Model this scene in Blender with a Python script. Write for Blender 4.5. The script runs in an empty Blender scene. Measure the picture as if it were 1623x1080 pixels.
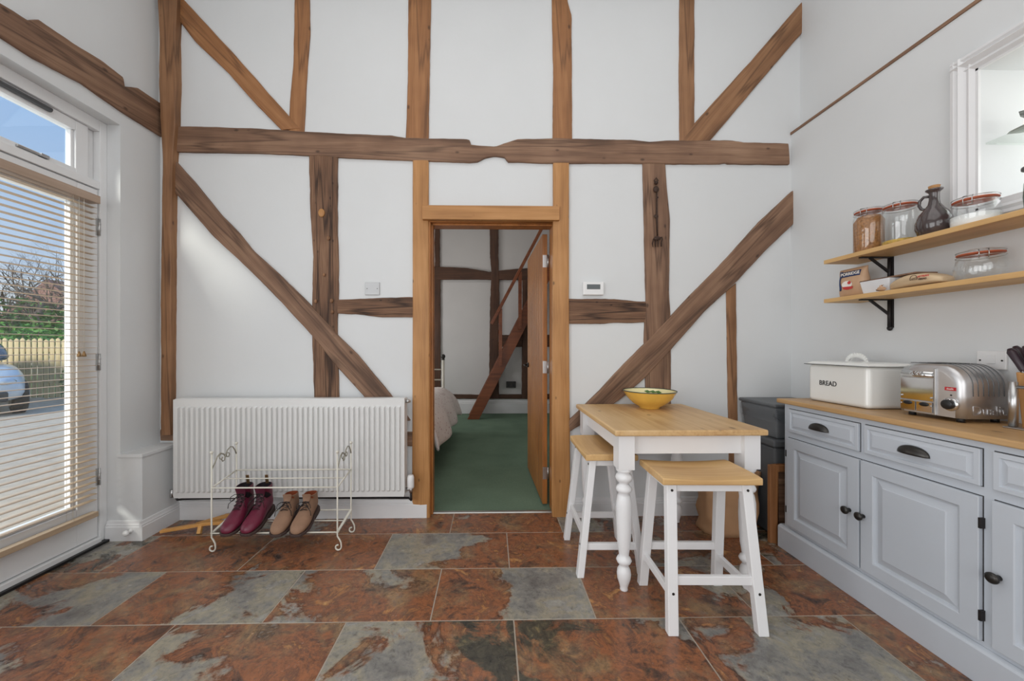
import bpy, bmesh, math, random
from mathutils import Matrix, Vector, noise as NZ
random.seed(7)
PI=math.pi
C=bpy.context.scene.collection
# ---------------------------------------------------------------- measuring helpers (survey of real planes)
F=585.;CX=790.;CY=550.;H=1.17;TH=math.atan(11/F)
def ray(x,y):
    c=(x-CX)/F; return (c*math.cos(TH)+math.sin(TH), math.cos(TH)-c*math.sin(TH), -(y-CY)/F)
def onY(x,y,Y): r=ray(x,y);t=Y/r[1];return Vector((r[0]*t,Y,H+r[2]*t))
def onX(x,y,X): r=ray(x,y);t=X/r[0];return Vector((X,r[1]*t,H+r[2]*t))
# ---------------------------------------------------------------- materials
def lin(c):
    return tuple(((v/255)/12.92 if v/255<=.04045 else ((v/255+.055)/1.055)**2.4) for v in c)+(1,)
def newmat(name):
    m=bpy.data.materials.new(name); m.use_nodes=True; nt=m.node_tree
    return m,nt,nt.nodes['Principled BSDF']
def N(nt,t,**k):
    n=nt.nodes.new(t)
    for a,v in k.items():
        if a in n.inputs: n.inputs[a].default_value=v
        else: setattr(n,a,v)
    return n
def ramp(nt,stops):
    r=nt.nodes.new('ShaderNodeValToRGB'); e=r.color_ramp.elements
    while len(e)<len(stops): e.new(.5)
    for i,(p,c) in enumerate(stops): e[i].position=p; e[i].color=c
    return r
def coords(nt,scale=(1,1,1),src='Object'):
    tc=nt.nodes.new('ShaderNodeTexCoord'); mp=nt.nodes.new('ShaderNodeMapping'); mp.inputs['Scale'].default_value=scale
    nt.links.new(tc.outputs[src],mp.inputs['Vector']); return mp.outputs['Vector']
def plain(name,rgb,rough=.5,metal=0,var=.06,nscale=6,bump=0,bscale=60,coat=0):
    m,nt,b=newmat(name); L=nt.links
    v=coords(nt)
    n=N(nt,'ShaderNodeTexNoise',Scale=nscale,Detail=4.0); L.new(v,n.inputs['Vector'])
    c=lin(rgb); lo=tuple(x*(1-var) for x in c[:3])+(1,); hi=tuple(min(1,x*(1+var)) for x in c[:3])+(1,)
    r=ramp(nt,[(.3,lo),(.7,hi)]); L.new(n.outputs['Fac'],r.inputs['Fac']); L.new(r.outputs['Color'],b.inputs['Base Color'])
    b.inputs['Roughness'].default_value=rough; b.inputs['Metallic'].default_value=metal
    if coat: b.inputs['Coat Weight'].default_value=coat; b.inputs['Coat Roughness'].default_value=.08
    if bump:
        n2=N(nt,'ShaderNodeTexNoise',Scale=bscale,Detail=5.0); L.new(v,n2.inputs['Vector'])
        bp=N(nt,'ShaderNodeBump',Strength=bump,Distance=.01); L.new(n2.outputs['Fac'],bp.inputs['Height']); L.new(bp.outputs['Normal'],b.inputs['Normal'])
    return m
def wood(name,dark,mid,light,axis=0,grain=1.0,rough=.55,bump=.25,knots=True,streak=.5,crack=0):
    m,nt,b=newmat(name); L=nt.links
    s=[14*grain]*3; s[axis]=.9*grain
    v=coords(nt,tuple(s))
    n=N(nt,'ShaderNodeTexNoise',Scale=1.6,Detail=6.0,Distortion=.6); L.new(v,n.inputs['Vector'])
    s2=[70*grain]*3; s2[axis]=2.5*grain
    v2=coords(nt,tuple(s2)); n2=N(nt,'ShaderNodeTexNoise',Scale=1.5,Detail=5.0); L.new(v2,n2.inputs['Vector'])
    v3=coords(nt); n3=N(nt,'ShaderNodeTexNoise',Scale=2.2,Detail=3.0); L.new(v3,n3.inputs['Vector'])
    ad=N(nt,'ShaderNodeMix',data_type='FLOAT'); ad.inputs[0].default_value=streak*.7
    L.new(n.outputs['Fac'],ad.inputs[2]); L.new(n2.outputs['Fac'],ad.inputs[3])
    ad2=N(nt,'ShaderNodeMix',data_type='FLOAT'); ad2.inputs[0].default_value=.4
    L.new(ad.outputs[0],ad2.inputs[2]); L.new(n3.outputs['Fac'],ad2.inputs[3])
    r=ramp(nt,[(.34,lin(dark)),(.5,lin(mid)),(.66,lin(light))]); L.new(ad2.outputs[0],r.inputs['Fac'])
    col=r.outputs['Color']
    if knots:
        s4=[9*grain]*3; s4[axis]=5*grain
        v4=coords(nt,tuple(s4)); vo=N(nt,'ShaderNodeTexVoronoi',Scale=1.3); L.new(v4,vo.inputs['Vector'])
        kr=ramp(nt,[(.05,(0.22,.2,.2,1)),(.13,(1,1,1,1))]); L.new(vo.outputs['Distance'],kr.inputs['Fac'])
        mx=N(nt,'ShaderNodeMix',data_type='RGBA',blend_type='MULTIPLY'); mx.inputs[0].default_value=.8
        L.new(col,mx.inputs[6]); L.new(kr.outputs['Color'],mx.inputs[7]); col=mx.outputs[2]
    if crack:
        s5=[9*grain]*3; s5[axis]=.3*grain
        v5=coords(nt,tuple(s5)); nn=N(nt,'ShaderNodeTexNoise',Scale=1.2,Detail=4.0); L.new(v5,nn.inputs['Vector'])
        av=N(nt,'ShaderNodeMix',data_type='VECTOR'); av.inputs[0].default_value=.35; L.new(v5,av.inputs[4]); L.new(nn.outputs['Color'],av.inputs[5])
        vc=N(nt,'ShaderNodeTexVoronoi',feature='DISTANCE_TO_EDGE',Scale=.9); L.new(av.outputs[1],vc.inputs['Vector'])
        ck=ramp(nt,[(.0,(.18,.15,.13,1)),(.012+.012*crack,(1,1,1,1))]); L.new(vc.outputs['Distance'],ck.inputs['Fac'])
        mx2=N(nt,'ShaderNodeMix',data_type='RGBA',blend_type='MULTIPLY'); mx2.inputs[0].default_value=min(1,.45+.4*crack)
        L.new(col,mx2.inputs[6]); L.new(ck.outputs['Color'],mx2.inputs[7]); col=mx2.outputs[2]
    L.new(col,b.inputs['Base Color']); b.inputs['Roughness'].default_value=rough
    bp=N(nt,'ShaderNodeBump',Strength=bump,Distance=.006); L.new(ad.outputs[0],bp.inputs['Height']); L.new(bp.outputs['Normal'],b.inputs['Normal'])
    return m
def glassmat(name,tint=(.97,.99,.98),refl=.9,edge=0.35):
    m,nt,b=newmat(name); nt.nodes.remove(b); L=nt.links
    out=[n for n in nt.nodes if n.type=='OUTPUT_MATERIAL'][0]
    t=N(nt,'ShaderNodeBsdfTransparent'); t.inputs[0].default_value=tint+(1,)
    g=N(nt,'ShaderNodeBsdfGlossy',Roughness=.02); g.inputs[0].default_value=(refl,refl,refl,1)
    fw=N(nt,'ShaderNodeLayerWeight',Blend=.5); pw=N(nt,'ShaderNodeMath',operation='POWER'); pw.inputs[1].default_value=4.; L.new(fw.outputs['Facing'],pw.inputs[0])
    lw=N(nt,'ShaderNodeMath',operation='MULTIPLY_ADD'); lw.inputs[1].default_value=edge; lw.inputs[2].default_value=.045; L.new(pw.outputs[0],lw.inputs[0])
    n=N(nt,'ShaderNodeTexNoise',Scale=3.0); bp=N(nt,'ShaderNodeBump',Strength=.02); L.new(n.outputs['Fac'],bp.inputs['Height']); L.new(bp.outputs['Normal'],g.inputs['Normal'])
    mx=N(nt,'ShaderNodeMixShader'); L.new(lw.outputs[0],mx.inputs[0]); L.new(t.outputs[0],mx.inputs[1]); L.new(g.outputs[0],mx.inputs[2])
    L.new(mx.outputs[0],out.inputs['Surface']); return m
M={}
M['plaster']=plain('white_plaster',(214,216,217),.85,var=.02,nscale=2,bump=.06,bscale=25)
M['plaster_back']=plain('bedroom_plaster',(205,203,202),.85,var=.03,nscale=2,bump=.05,bscale=25)
M['gloss']=plain('white_gloss_paint',(222,222,223),.35,var=.015)
M['upvc']=plain('window_white',(228,229,230),.3,var=.01)
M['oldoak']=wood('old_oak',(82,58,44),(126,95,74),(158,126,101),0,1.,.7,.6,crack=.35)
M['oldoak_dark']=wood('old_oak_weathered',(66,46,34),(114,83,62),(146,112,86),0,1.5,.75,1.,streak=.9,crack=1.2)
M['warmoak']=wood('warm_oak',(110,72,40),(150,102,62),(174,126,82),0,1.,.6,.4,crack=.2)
M['fadeoak']=wood('brown_oak',(98,66,42),(140,100,68),(166,124,88),0,1.,.65,.45,crack=.3)
M['honeyoak']=wood('honey_oak',(140,94,50),(174,124,72),(192,142,90),0,1.2,.5,.12)
M['honeyoakv']=wood('honey_oak_upright',(130,80,34),(165,106,52),(184,124,66),2,1.2,.4,.1,knots=False)
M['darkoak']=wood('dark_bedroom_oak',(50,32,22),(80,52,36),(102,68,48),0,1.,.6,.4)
M['mahog']=wood('red_stair_wood',(88,44,22),(122,66,36),(146,84,48),0,1.,.4,.1,knots=False)
M['pinex']=wood('pine_lengthwise',(176,132,84),(208,172,124),(222,190,146),0,.8,.45,.08)
M['piney']=wood('pine_crosswise',(172,128,80),(206,170,120),(220,188,142),1,.8,.42,.08)
M['worktop']=wood('worktop_oak',(144,106,66),(180,142,96),(198,162,114),1,.9,.42,.08)
M['seatx']=wood('seat_wood',(184,140,88),(208,170,116),(220,186,134),0,.7,.42,.05,knots=False)
M['shelf']=wood('shelf_pine',(178,134,82),(208,168,112),(220,184,130),1,.8,.5,.08)
M['blind']=wood('blind_wood',(164,142,118),(184,162,136),(198,178,152),1,1.,.4,.04,knots=False)
M['blindrail']=wood('blind_rail_wood',(158,136,118),(176,154,136),(188,168,150),1,1.,.45,.04,knots=False)
M['lightwood']=wood('light_wood',(180,124,62),(214,160,92),(226,178,112),0,1.,.45,.06,knots=False)
M['paleboard']=wood('pale_bag_paper',(186,158,124),(206,182,148),(216,194,162),1,1.,.7,.05,knots=False)
M['brownboard']=wood('brown_tray_wood',(112,72,42),(146,98,60),(164,116,76),2,1.,.5,.1,knots=False)
M['whitepaint']=plain('white_furniture_paint',(232,232,233),.35,var=.012)
M['grey']=plain('pale_grey_cabinet_paint',(192,198,206),.42,var=.015)
M['gap']=plain('shadow_gap',(48,48,50),.8)
M['enamel']=plain('cream_enamel',(232,233,230),.18,var=.012,coat=.4)
M['enamelrim']=plain('dark_enamel_rim',(70,74,74),.3)
M['wire']=plain('aged_cream_wire',(150,146,132),.45,var=.1)
M['radiator']=plain('radiator_white',(218,218,217),.3,var=.01)
M['cream']=plain('cream_metal_paint',(214,210,198),.4,var=.04)
M['chrome']=plain('chrome',(215,215,215),.08,1,var=.01)
M['brushed']=plain('brushed_steel',(205,204,205),.36,.9,var=.05,nscale=20)
M['steel']=plain('steel',(190,190,190),.3,1)
M['iron']=plain('black_iron',(42,38,38),.5,.4)
M['pewter']=plain('dark_pewter',(66,64,62),.35,.8)
M['rust']=plain('dark_rusty_iron',(64,48,40),.6,.5,var=.3,nscale=40)
M['black']=plain('black_plastic',(26,26,28),.4)
M['darkgrey']=plain('dark_grey_plastic',(92,95,98),.45,var=.04)
M['midgrey']=plain('grey_plastic',(112,115,118),.4,var=.04)
M['switch']=plain('brushed_plate',(180,181,182),.4,.3)
M['whiteplastic']=plain('white_plastic',(228,228,228),.35,var=.01)
M['lcd']=plain('grey_display',(92,98,100),.3)
M['maroon']=plain('maroon_leather',(104,30,54),.36,var=.2,nscale=14,bump=.12,bscale=90)
M['tonguemar']=plain('dark_maroon_tongue',(84,24,46),.5)
M['tan']=plain('tan_suede',(142,110,88),.8,var=.14,nscale=16,bump=.15,bscale=200)
M['tanlining']=plain('rust_leather_lining',(140,66,34),.7)
M['darklining']=plain('dark_lining',(34,26,32),.8)
M['sole']=plain('dark_sole',(66,50,46),.7)
M['lace']=plain('dark_lace',(36,28,28),.8)
M['paper']=plain('brown_paper',(176,136,100),.8,var=.08,nscale=9,bump=.25,bscale=14)
M['duvet']=None
M['glass']=glassmat('window_glass')
M['jarglass']=glassmat('jar_glass',(.985,.992,.992),1.0,.5)
M['darkglass']=glassmat('dark_green_glass',(.35,.42,.38),1.0)
M['shelfglass']=glassmat('greenish_shelf_glass',(.95,.97,.955),.8,.3)
M['rubberseal']=plain('orange_rubber_seal',(188,96,62),.5)
M['nuts']=plain('brown_pasta',(168,116,66),.6,var=.3,nscale=90,bump=.8,bscale=110)
M['flour']=plain('white_flour',(236,236,234),.9)
M['pasta']=plain('yellow_pasta',(196,160,70),.6,var=.3,nscale=80)
M['greens']=plain('dried_green_leaves',(84,104,62),.7,var=.4,nscale=60)
M['jug']=plain('dark_brown_glaze',(72,62,62),.12,var=.3,nscale=9,coat=.6)
M['cork']=plain('cork',(176,130,84),.8,var=.2,nscale=60)
M['bowlout']=plain('yellow_glaze',(226,182,84),.2,var=.1,nscale=8,coat=.5)
M['bowlin']=plain('cream_glaze',(236,226,176),.2,var=.05,coat=.5)
M['bowlrim']=plain('dark_green_rim',(62,70,60),.3)
M['leaf']=plain('painted_green_leaf',(78,112,52),.5)
M['navy']=plain('navy_print',(38,58,104),.5,var=.1)
M['packtan']=plain('kraft_packet',(200,164,132),.5,var=.1,nscale=12,bump=.2,bscale=30)
M['packwhite']=plain('white_print',(236,232,226),.5)
M['red']=plain('red_print',(196,62,58),.5)
M['darkprint']=plain('dark_brown_print',(74,48,40),.7)
M['letter']=plain('dark_lettering',(50,50,52),.5)
M['redlcd']=plain('red_badge',(186,34,44),.3)
M['tub']=plain('white_tub',(226,228,232),.3)
M['liner']=glassmat('clear_bag',(.86,.87,.88),.8,.5)
M['knife']=plain('dark_purple_handle',(52,38,46),.35)
M['block']=wood('block_wood',(140,96,52),(180,132,78),(196,150,96),2,1.2,.5,.1,knots=False)
M['brass']=plain('brass',(150,120,84),.35,.8)
M['dish']=plain('grey_green_dish',(150,154,146),.4)
M['butterfly']=plain('black_white_wing',(120,124,120),.5,var=.9,nscale=90)
M['silver']=plain('threshold_strip',(176,176,172),.35,.9)
M['carpaint']=plain('silver_blue_car_paint',(196,206,216),.3,.1,coat=.4)
M['carblack']=plain('car_black_trim',(40,44,50),.4)
M['carglass']=plain('car_window',(60,74,88),.1)
M['tyre']=plain('tyre',(30,30,32),.8)
M['lamp']=plain('headlamp',(200,210,220),.1,.5)
M['fencewood']=wood('pale_fence_wood',(196,170,120),(226,204,158),(240,222,182),2,1.,.8,.1,knots=False)
M['bark']=plain('bare_bark',(112,100,90),.9,var=.2,nscale=5)
M['leafgreen']=plain('fresh_leaves',(96,150,62),.6,var=.45,nscale=5)
M['leafdark']=plain('ivy_leaves',(88,124,56),.6,var=.5,nscale=5)
M['asphalt']=plain('pale_tarmac',(200,186,168),.9,var=.12,nscale=9,bump=.4,bscale=40)
M['grass']=plain('grass_green',(108,140,74),.9,var=.3,nscale=4)
# brick house
def brickmat():
    m,nt,b=newmat('house_brick'); L=nt.links
    v=coords(nt); br=N(nt,'ShaderNodeTexBrick',Scale=4.0); br.inputs['Color1'].default_value=lin((160,112,98)); br.inputs['Color2'].default_value=lin((134,92,80)); br.inputs['Mortar'].default_value=lin((170,160,150))
    L.new(v,br.inputs['Vector']); L.new(br.outputs['Color'],b.inputs['Base Color']); b.inputs['Roughness'].default_value=.9; return m
M['brick']=brickmat()
M['roofpink']=plain('clay_roof',(150,112,102),.9,var=.2,nscale=8)
def duvetmat():
    m,nt,b=newmat('floral_duvet'); L=nt.links
    v=coords(nt); vo=N(nt,'ShaderNodeTexVoronoi',Scale=26.0); L.new(v,vo.inputs['Vector'])
    r=ramp(nt,[(.0,lin((150,92,104))),(.16,lin((176,140,140))),(.24,lin((222,212,208))),(1,lin((226,216,212)))]); L.new(vo.outputs['Distance'],r.inputs['Fac'])
    L.new(r.outputs['Color'],b.inputs['Base Color']); b.inputs['Roughness'].default_value=.9
    n=N(nt,'ShaderNodeTexNoise',Scale=7.0,Detail=3.0); L.new(v,n.inputs['Vector']); bp=N(nt,'ShaderNodeBump',Strength=.5,Distance=.04); L.new(n.outputs['Fac'],bp.inputs['Height']); L.new(bp.outputs['Normal'],b.inputs['Normal'])
    return m
M['duvet']=duvetmat()
def carpetmat():
    m,nt,b=newmat('green_carpet'); L=nt.links
    v=coords(nt); n=N(nt,'ShaderNodeTexNoise',Scale=260.0,Detail=2.0); L.new(v,n.inputs['Vector'])
    n2=N(nt,'ShaderNodeTexNoise',Scale=3.0,Detail=3.0); L.new(v,n2.inputs['Vector'])
    ad=N(nt,'ShaderNodeMix',data_type='FLOAT'); ad.inputs[0].default_value=.4; L.new(n.outputs['Fac'],ad.inputs[2]); L.new(n2.outputs['Fac'],ad.inputs[3])
    r=ramp(nt,[(.3,lin((86,106,90))),(.7,lin((120,142,122)))]); L.new(ad.outputs[0],r.inputs['Fac']); L.new(r.outputs['Color'],b.inputs['Base Color'])
    b.inputs['Roughness'].default_value=1.; b.inputs['Specular IOR Level'].default_value=.1
    bp=N(nt,'ShaderNodeBump',Strength=.5,Distance=.004); L.new(n.outputs['Fac'],bp.inputs['Height']); L.new(bp.outputs['Normal'],b.inputs['Normal']); return m
M['carpet']=carpetmat()
def slatemat():
    m,nt,b=newmat('multicolour_slate'); L=nt.links
    at=N(nt,'ShaderNodeAttribute',attribute_name='tile'); sx=N(nt,'ShaderNodeSeparateColor'); L.new(at.outputs['Color'],sx.inputs[0])
    tc=nt.nodes.new('ShaderNodeTexCoord')
    off=N(nt,'ShaderNodeVectorMath',operation='SCALE'); cmb=N(nt,'ShaderNodeCombineXYZ'); L.new(sx.outputs[0],cmb.inputs[2]); L.new(sx.outputs[0],cmb.inputs[0])
    off.inputs['Scale'].default_value=37.; L.new(cmb.outputs[0],off.inputs[0])
    vv=N(nt,'ShaderNodeVectorMath',operation='ADD'); L.new(tc.outputs['Object'],vv.inputs[0]); L.new(off.outputs[0],vv.inputs[1]); V=vv.outputs[0]
    def nz(s,d=6.,dist=0.,rgh=.6):
        n=N(nt,'ShaderNodeTexNoise',Scale=s,Detail=d,Distortion=dist,Roughness=rgh); L.new(V,n.inputs['Vector']); return n.outputs['Fac']
    def mth(op,a,b_=None,c=None):
        n=N(nt,'ShaderNodeMath',operation=op)
        for i,x in enumerate((a,b_,c)):
            if x is None: continue
            if isinstance(x,(int,float)): n.inputs[i].default_value=x
            else: L.new(x,n.inputs[i])
        return n.outputs[0]
    def mix(f,a,b_,bt='MIX'):
        n=N(nt,'ShaderNodeMix',data_type='RGBA',blend_type=bt)
        for i,x in ((0,f),(6,a),(7,b_)):
            if hasattr(x,'links') or hasattr(x,'is_linked'): L.new(x,n.inputs[i])
            else: n.inputs[i].default_value=x
        return n.outputs[2]
    # rust layer
    r1=ramp(nt,[(.30,lin((48,40,36))),(.41,lin((96,68,54))),(.49,lin((148,94,62))),(.56,lin((108,74,58))),(.62,lin((164,112,68))),(.72,lin((190,156,106)))]); L.new(nz(7.5,9.,.7,.74),r1.inputs['Fac'])
    # grey layer
    g1=ramp(nt,[(.3,lin((92,90,88))),(.46,lin((130,128,124))),(.56,lin((148,142,126))),(.62,lin((140,138,134))),(.72,lin((168,168,158)))]); L.new(nz(4.5,9.,.3,.65),g1.inputs['Fac'])
    # dark layer
    d1=ramp(nt,[(.35,lin((46,44,40))),(.55,lin((78,74,62))),(.7,lin((136,122,86)))]); L.new(nz(11.,8.,1.2,.7),d1.inputs['Fac'])
    gsel=mth('ADD',sx.outputs[1],mth('MULTIPLY',mth('SUBTRACT',nz(2.6,8.,.5,.62),.5),2.2))
    gm=mth('SMOOTH_MIN' if False else 'MULTIPLY',mth('SUBTRACT',gsel,.5),12.); gm=N(nt,'ShaderNodeClamp') if False else gm
    cl=N(nt,'ShaderNodeClamp'); L.new(gm,cl.inputs[0]); gmask=cl.outputs[0]
    dsel=mth('ADD',sx.outputs[2],mth('MULTIPLY',mth('SUBTRACT',nz(4.3,8.,1.,.7),.5),2.6))
    cl2=N(nt,'ShaderNodeClamp'); L.new(mth('MULTIPLY',mth('SUBTRACT',dsel,.55),5.),cl2.inputs[0]); dmask=cl2.outputs[0]
    r2=ramp(nt,[(.32,lin((60,52,46))),(.45,lin((112,92,74))),(.55,lin((150,118,84))),(.64,lin((124,104,88))),(.72,lin((176,150,112)))]); L.new(nz(9.,9.,.6,.74),r2.inputs['Fac'])
    vsel=N(nt,'ShaderNodeClamp'); L.new(mth('MULTIPLY',mth('SUBTRACT',nz(4.,7.,.5,.7),.49),7.),vsel.inputs[0])
    rr_1=mix(vsel.outputs[0],r1.outputs['Color'],r2.outputs['Color'])
    base=mix(gmask,rr_1,g1.outputs['Color'])
    base=mix(dmask,base,d1.outputs['Color'])
    # dark rim on the flake edge
    ed=mth('ABSOLUTE',mth('SUBTRACT',gsel,.50)); er=ramp(nt,[(.0,(.35,.3,.28,1)),(.035,(1,1,1,1))]); L.new(ed,er.inputs['Fac'])
    base=mix(.75,base,er.outputs['Color'],'MULTIPLY')
    sp=ramp(nt,[(.32,(.4,.38,.36,1)),(.47,(.95,.95,.95,1)),(.68,(1.35,1.3,1.2,1))]); L.new(nz(30.,8.,.5,.78),sp.inputs['Fac'])
    base=mix(.8,base,sp.outputs['Color'],'MULTIPLY')
    L.new(base,b.inputs['Base Color'])
    rr=mth('ADD',mth('MULTIPLY',nz(9.),.3),.10); L.new(rr,b.inputs['Roughness']); b.inputs['Specular IOR Level'].default_value=.5
    hb=mth('ADD',mth('MULTIPLY',gmask,.5),nz(14.,8.,.5,.7)); bp=N(nt,'ShaderNodeBump',Strength=.22,Distance=.006); L.new(hb,bp.inputs['Height']); L.new(bp.outputs['Normal'],b.inputs['Normal'])
    return m
M['slate']=slatemat()
M['grout']=plain('grout',(166,154,140),.9,var=.1,nscale=30)
# ---------------------------------------------------------------- mesh builder
W={}
class MB:
    def __init__(s): s.bm=bmesh.new(); s.mi=0; s.mats=[]
    def use(s,m):
        if m not in s.mats: s.mats.append(m)
        s.mi=s.mats.index(m); return s
    def _f(s,vs,smooth=False):
        try: f=s.bm.faces.new(vs); f.material_index=s.mi; f.smooth=smooth; return f
        except ValueError: return None
    def poly(s,pts,smooth=False): return s._f([s.bm.verts.new(p) for p in pts],smooth)
    def box(s,x0,x1,y0,y1,z0,z1,R=None):
        P=[Vector(p) for p in ((x0,y0,z0),(x1,y0,z0),(x1,y1,z0),(x0,y1,z0),(x0,y0,z1),(x1,y0,z1),(x1,y1,z1),(x0,y1,z1))]
        if R is not None: P=[R@p for p in P]
        v=[s.bm.verts.new(p) for p in P]
        for q in ((3,2,1,0),(4,5,6,7),(0,1,5,4),(1,2,6,5),(2,3,7,6),(3,0,4,7)): s._f([v[i] for i in q])
        return s
    def bar(s,a,b,w,d,up=(0,0,1),w2=None,d2=None):
        a=Vector(a);b=Vector(b);ax=(b-a).normalized();u=Vector(up);sx=ax.cross(u)
        if sx.length<1e-4: sx=ax.cross(Vector((0,1,0)))
        sx.normalize();sy=sx.cross(ax)
        w2=w2 or w; d2=d2 or d; v=[]
        for p,ww,dd in ((a,w,d),(b,w2,d2)):
            for i,j in ((-1,-1),(1,-1),(1,1),(-1,1)): v.append(s.bm.verts.new(p+sx*i*ww/2+sy*j*dd/2))
        for q in ((3,2,1,0),(4,5,6,7),(0,1,5,4),(1,2,6,5),(2,3,7,6),(3,0,4,7)): s._f([v[i] for i in q])
        return s
    def tube(s,pts,r,n=8,caps=True,closed=False):
        pts=[Vector(p) for p in pts]; K=len(pts); rs=r if isinstance(r,(list,tuple)) else [r]*K
        rings=[];prev=None
        for i,p in enumerate(pts):
            if closed: t=(pts[(i+1)%K]-pts[i-1])
            else: t=(pts[min(i+1,K-1)]-pts[max(i-1,0)])
            if t.length<1e-9: t=Vector((0,0,1))
            t.normalize()
            if prev is None:
                u=Vector((0,0,1)) if abs(t.z)<.9 else Vector((0,1,0)); a=t.cross(u).normalized()
            else:
                a=prev-t*prev.dot(t)
                a=a.normalized() if a.length>1e-6 else t.orthogonal().normalized()
            prev=a; b=t.cross(a)
            rings.append([s.bm.verts.new(p+(a*math.cos(2*PI*k/n)+b*math.sin(2*PI*k/n))*rs[i]) for k in range(n)])
        R=range(K) if closed else range(K-1)
        for i in R:
            A=rings[i];B=rings[(i+1)%K]
            for k in range(n): s._f([A[k],A[(k+1)%n],B[(k+1)%n],B[k]],True)
        if caps and not closed: s._f(list(reversed(rings[0]))); s._f(rings[-1])
        return s
    def cyl(s,a,b,r,n=16,r2=None): return s.tube([a,b],[r,r if r2 is None else r2],n)
    def lathe(s,prof,c,n=32,sx=1,sy=1,R=None,smooth=True):
        rings=[];c=Vector(c)
        for r,z in prof:
            ring=[]
            for k in range(n):
                p=Vector((max(r,1e-5)*math.cos(2*PI*k/n)*sx,max(r,1e-5)*math.sin(2*PI*k/n)*sy,z))
                if R is not None: p=R@p
                ring.append(s.bm.verts.new(c+p))
            rings.append(ring)
        for A,B in zip(rings,rings[1:]):
            for k in range(n): s._f([A[k],A[(k+1)%n],B[(k+1)%n],B[k]],smooth)
        s._f(list(reversed(rings[0]))); s._f(rings[-1]); return s
    def sphere(s,c,r,sc=(1,1,1),n=14):
        prof=[(math.sin(PI*i/8)*r,-math.cos(PI*i/8)*r*sc[2]) for i in range(9)]
        return s.lathe(prof,c,n,sc[0],sc[1])
    def prism(s,pts,vec,smooth=False):
        vec=Vector(vec); a=[s.bm.verts.new(Vector(p)) for p in pts]; b=[s.bm.verts.new(Vector(p)+vec) for p in pts]
        s._f(list(reversed(a))); s._f(b)
        for i in range(len(a)): s._f([a[i],a[(i+1)%len(a)],b[(i+1)%len(a)],b[i]],smooth)
        return s
    def rings(s,rr,closed=True,cap0=True,cap1=True,smooth=True):
        V=[[s.bm.verts.new(p) for p in r] for r in rr]; n=len(V[0])
        for A,B in zip(V,V[1:]):
            for k in range(n if closed else n-1): s._f([A[k],A[(k+1)%n],B[(k+1)%n],B[k]],smooth)
        if cap0: s._f(list(reversed(V[0])))
        if cap1: s._f(V[-1])
        return s
    def build(s,name,mat=None,parent=None,frame=None,bevel=0,seg=2,subsurf=0,smooth=None,solid=0,origin=None):
        if mat is not None and not s.mats: s.mats=[mat]
        bmesh.ops.remove_doubles(s.bm,verts=s.bm.verts,dist=1e-6)
        bmesh.ops.recalc_face_normals(s.bm,faces=s.bm.faces)
        me=bpy.data.meshes.new(name)
        if parent is not None: Wm=W[parent]
        elif frame is not None: Wm=frame
        else:
            if origin is None:
                vs=[v.co for v in s.bm.verts]; lo=[min(v[i] for v in vs) for i in range(3)]; hi=[max(v[i] for v in vs) for i in range(3)]
                origin=((lo[0]+hi[0])/2,(lo[1]+hi[1])/2,lo[2])
            Wm=Matrix.Translation(origin)
        s.bm.transform(Wm.inverted()); s.bm.to_mesh(me); s.bm.free()
        for m in s.mats: me.materials.append(m)
        o=bpy.data.objects.new(name,me); C.objects.link(o); W[o]=Wm
        if parent is not None: o.parent=parent
        else: o.matrix_world=Wm
        if smooth is not None:
            for p in me.polygons: p.use_smooth=smooth
        if bevel:
            b=o.modifiers.new('bevel','BEVEL'); b.width=bevel; b.segments=seg; b.limit_method='ANGLE'; b.angle_limit=math.radians(40); b.harden_normals=False
        if solid:
            b=o.modifiers.new('solid','SOLIDIFY'); b.thickness=solid; b.offset=0
        if subsurf:
            b=o.modifiers.new('sub','SUBSURF'); b.levels=b.render_levels=subsurf
        return o
def tag(o,label=None,cat=None,group=None,kind=None):
    if label: o['label']=label
    if cat: o['category']=cat
    if group: o['group']=group
    if kind: o['kind']=kind
    return o
def thing(name,label,cat,loc=(0,0,0),rotz=0,group=None,rot=None):
    o=bpy.data.objects.new(name,None); C.objects.link(o); o.empty_display_size=.05
    Wm=Matrix.Translation(loc)@(rot.to_4x4() if rot is not None else Matrix.Rotation(rotz,4,'Z')); o.matrix_world=Wm; W[o]=Wm
    return tag(o,label,cat,group)
def struct(mb,name,mat=None,parent=None,**k):
    o=mb.build(name,mat,parent,**k)
    if parent is None: o['kind']='structure'
    return o
def estruct(name,loc):
    o=bpy.data.objects.new(name,None); C.objects.link(o); o.location=loc; W[o]=Matrix.Translation(loc); o['kind']='structure'; return o
def copytree(o,mat=None,parent=None,label=None,group=None):
    c=o.copy(); C.objects.link(c)
    if parent is not None: c.parent=parent; W[c]=W[parent]
    if mat is not None: c.matrix_world=mat; W[c]=mat
    for ch in list(o.children): copytree(ch,None,c)
    if label: c['label']=label
    if group: c['group']=group
    return c
def textmesh(txt,size,depth=.0006,bold=0,spacing=1.):
    cu=bpy.data.curves.new('t','FONT'); cu.body=txt; cu.size=size; cu.extrude=depth; cu.offset=bold; cu.align_x='CENTER'; cu.align_y='CENTER'; cu.space_character=spacing
    o=bpy.data.objects.new('t',cu); C.objects.link(o); dg=bpy.context.evaluated_depsgraph_get(); dg.update()
    me=bpy.data.meshes.new_from_object(o.evaluated_get(dg)); bpy.data.objects.remove(o); return me
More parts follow.
